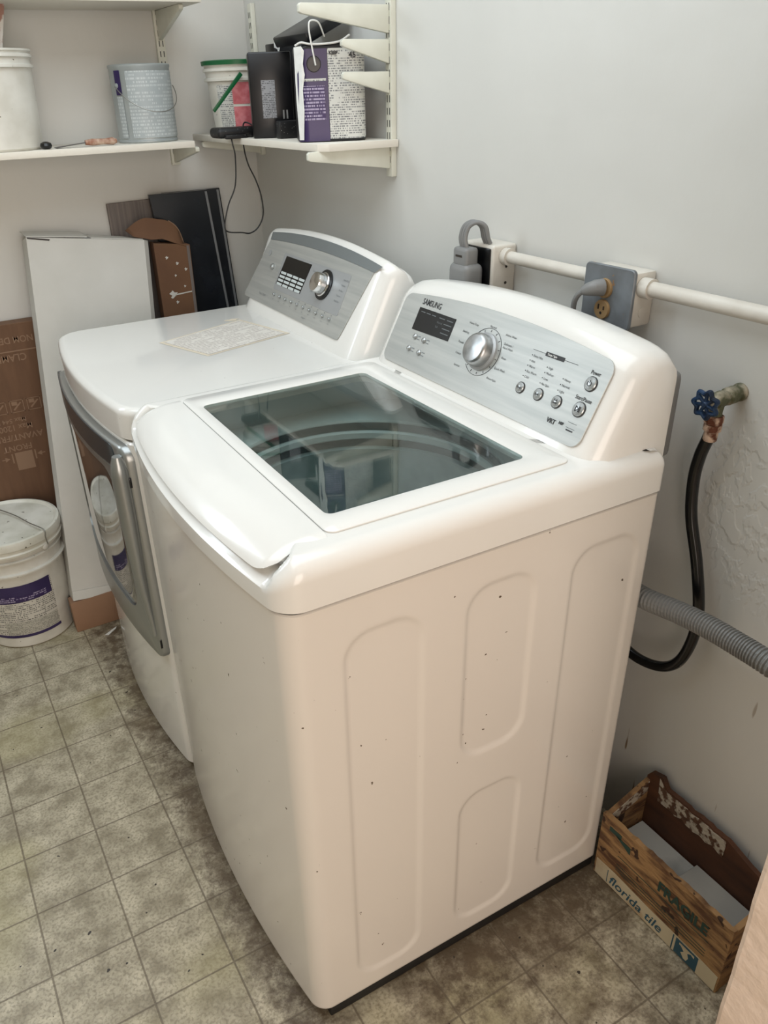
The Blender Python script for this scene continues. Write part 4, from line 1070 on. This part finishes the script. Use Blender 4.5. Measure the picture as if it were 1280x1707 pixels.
for k in range(4):
    x0 = -.849-k*.050; z0, z1 = .641, .679; x1 = x0+.040
    for a in ((x0,x1,z0,z0+.002),(x0,x1,z1-.002,z1),(x0,x0+.002,z0,z1),(x1-.002,x1,z0,z1)): T.append(plate(rect2(*a), F_, (0,-1,0), .0004))
    T.append(plate([(x0+.008,z0+.010),(x0+.011,z0+.006),(x0+.034,z0+.028),(x0+.031,z0+.031)], F_, (0,-1,0), .0005)); T.append(plate(rect2(x0+.006,x0+.022,z0+.022,z0+.034), F_, (0,-1,0), .0005))
pr.part('carton_print', joinm(T, 'cp'), M['cardprint'], smooth=0)

# ------------------------------------------------------------------ lidded bucket on the floor
BC = (-1.008,1.582,0); HB = .372
bk = Thing('lidded_bucket', 'white five-gallon bucket with dirty lid and purple label on the floor', 'bucket', BC)
prof = [(.124,0),(.130,.006),(.1305,.01),(.139,.245)]
prof += [(.140,.262),(.151,.264),(.151,.268),(.141,.270),(.142,.305),(.150,.307),(.150,.311),(.143,.313),(.145,.352),(.001,.354)]
bb = bk.part('body', lathe(prof, BC, 72), M['bucket'])
bk.part('bucket_lid', lathe([(.147,.325),(.1535,.327),(.155,.333),(.151,.337),(.151,.345),(.156,.349),(.157,.364),(.154,.372),(.147,.374),(.144,.370),(.139,.3665),(.100,.367),(.001,.368)], BC, 72, cap0=False), M['bucketlid'])
def wl(name, a0, a1, v0, v1, m_, off=.0008): return wraplabel(bk, name, BC, .130, .1405, a0, a1, v0, v1, .30, m_, bb, off)
wl('label', -2.6, -.98, .045, .225, M['print_bucket'])
wl('label_block', -2.6, -1.02, .168, .226, M['purple'], .0014); wl('label', -2.6, -1.16, .172, .190, M['print_purple'], .002)
wl('label_block', -2.6, -.97, .040, .050, M['purple'], .0014); wl('label', -2.2, -1.0, .052, .098, M['print_fine'], .0014)
hp = spline([(BC[0]+.092,BC[1]-.138,.335),(BC[0]+.090,BC[1]-.140,.36),(-.917,1.454,.380),(-.945,1.52,.379),(-.975,1.60,.378),(-1.02,1.68,.378),(-1.06,1.735,.370),(BC[0]-.085,BC[1]+.165,.345),(BC[0]-.094,BC[1]+.140,.325)], 6)
bk.part('wire_handle', tube(hp, .0017, 8), M['wire'])
for s in (-1, 1): bk.part('handle_ear', lathe([(.011,0),(.011,.010),(.006,.013),(.0005,.013)], (BC[0]+s*.143*math.cos(.98), BC[1]-s*.143*math.sin(.98), .325), 18, (s*math.cos(.98), -s*math.sin(.98), 0)), M['bucket'])

# ------------------------------------------------------------------ tile crate
cr_ = Thing('tile_crate', 'weathered wooden tile crate stamped in green by the right wall', 'crate', (-.08,-.16,0))
def jag(z, amp=.003, seed=1, n=26, y0=-.008, y1=-.312):
    rd = random.Random(seed); return [(y0+(y1-y0)*i/n, z+rd.uniform(-amp, amp)) for i in range(n+1)]
tp = jag(.179, .0025, 3)
fr = cr_.part('front_panel', prism([(-.140,-.312,.0015),(-.140,-.008,.0015)]+[(-.140,y,z) for y, z in tp], (.010,0,0)), M['wood'], smooth=0)
cr_.part('back_panel', prism([(-.026,-.312,.0015),(-.026,-.010,.0015),(-.026,-.010,.222),(-.026,-.018,.236),(-.026,-.045,.244)]+[(-.026,y,z) for y, z in jag(.222, .0025, 5, 14, -.06, -.20)]+[(-.026,-.25,.205),(-.026,-.312,.19)], (.010,0,0)), M['woodin'], smooth=0)
cr_.part('paint_strip', prism([(-.0262,-.040,.238)]+[(-.0262,y,z-.002) for y, z in jag(.220, .002, 5, 14, -.06, -.20)]+[(-.0262,-.20,.176)]+[(-.0262,y,z) for y, z in jag(.180, .004, 8, 10, -.19, -.045)], (-.0012,0,0)), M['woodflake'], smooth=0, label='flaking white paint strip along the back panel')
cr_.part('end_panel', prism([(-.130,-.0085,.0015),(-.026,-.0085,.0015),(-.026,-.0085,.215),(-.130,-.0085,.176)], (0,-.010,0), .0008), M['wood'], smooth=0)
cr_.part('end_paint_strip', prism([(-.128,-.0186,.174),(-.028,-.0186,.212),(-.028,-.0186,.185),(-.128,-.0186,.148)], (0,-.001,0)), M['woodflake'], smooth=0)
cr_.part('end_panel', prism([(-.130,-.301,.0015),(-.026,-.301,.0015),(-.026,-.301,.188),(-.130,-.301,.172)], (0,-.010,0), .0008), M['wood'], smooth=0)
cr_.part('base_board', B((-.130,-.300,.0015), (-.026,-.0195,.012), .001), M['woodin'], smooth=0)
CF = planar((-.1404,0,0),(0,-1,0),(0,0,1)); ncf = (-1,0,0)
bd = cr_.part('label_band', plate([(.012,.003),(.309,.003),(.309,.046),(.25,.049),(.15,.047),(.06,.050),(.012,.047)], CF, ncf, .0004), M['crateband'], smooth=0)
T = [textmesh('FRAGILE', .036, planar((-.1404,-.157,.114),(0,-1,0),(0,0,1)), ncf, .0006, sx=.84, bold=.0013)]
for z in (.062,.070,.078,.102): T.append(plate(rect2(.06,.275,z,z+.0012), CF, ncf, .0005))
T.append(plate(rect2(.030,.060,.148,.160), CF, ncf, .0005)); T.append(plate([(.045,.150),(.085,.132),(.085,.150)], CF, ncf, .0005))
cr_.part('stamp_lettering', joinm(T, 'fr'), M['stamp'], smooth=0)
T = [textmesh('florida tile', .034, planar((-.1409,-.050,.012),(0,-1,0),(0,0,1)), ncf, .0005, sx=.96, shear=.25, bold=.0004)]
T.append(plate(rect2(.044,.0455,.006,.042), CF, ncf, .0008)); T.append(plate(rect2(.2105,.213,.004,.045), CF, ncf, .0008))
# small square emblem: frame with a white figure left open
for a in ((.218,.268,.004,.0085),(.218,.268,.040,.045),(.218,.226,.0085,.040),(.260,.268,.0085,.040)): T.append(plate(rect2(*a), CF, ncf, .0008))
T.append(plate([(.226,.0085),(.240,.0085),(.232,.018),(.238,.026),(.230,.034),(.226,.034)], CF, ncf, .0008))
T.append(plate([(.246,.0085),(.260,.0085),(.260,.032),(.252,.036),(.246,.030),(.250,.020)], CF, ncf, .0008))
cr_.part('label_lettering', joinm(T, 'ft'), M['stampblue'], smooth=0)
def tile(x0, x1, y0, y1, z, th, m_, label, grp=None, dz=0):
    bm = B((x0,y0,z), (x1,y1,z+th), .0008, 1)
    return single('stone_tile', bm, m_, label, 'tile', ((x0+x1)/2,(y0+y1)/2,z), grp, smooth=0)
first = tile(-.128,-.029,-.155,-.022,.0125,.0095,M['stonevein'],'veined tile under the top one of the left stack in the crate','lower tiles in the crate')
zz = .0222
def dup(o, loc, label=None):
    c = o.copy(); C.objects.link(c); c.location = loc
    if label: c['label'] = label
    return c
for k in range(7): dup(first, (first.location.x, first.location.y, .0125+.0097*(k+1)))
tile(-.128,-.029,-.155,-.022,.0125+.0097*8,.0095,M['stonevein'],'pale tile with a grey vein on top of the left stack in the crate')
second = tile(-.128,-.028,-.296,-.158,.0125,.0095,M['stone'],'grey tile under the top one of the right stack in the crate','lower grey tiles in the crate')
for k in range(8): dup(second, (second.location.x, second.location.y, .0125+.0097*(k+1)))
tile(-.128,-.028,-.296,-.158,.0125+.0097*9,.0095,M['stone'],'plain grey tile on top of the right stack in the crate')
# scrap on the floor
single('paper_scrap', prism([(-.825,1.392,.0005),(-.782,1.418,.0005),(-.786,1.408,.0008),(-.815,1.385,.0008)], (0,0,.0012)), M['paint'], 'small white scrap on the floor by the dryer foot', 'scrap', (-.80,1.40,0), smooth=0)
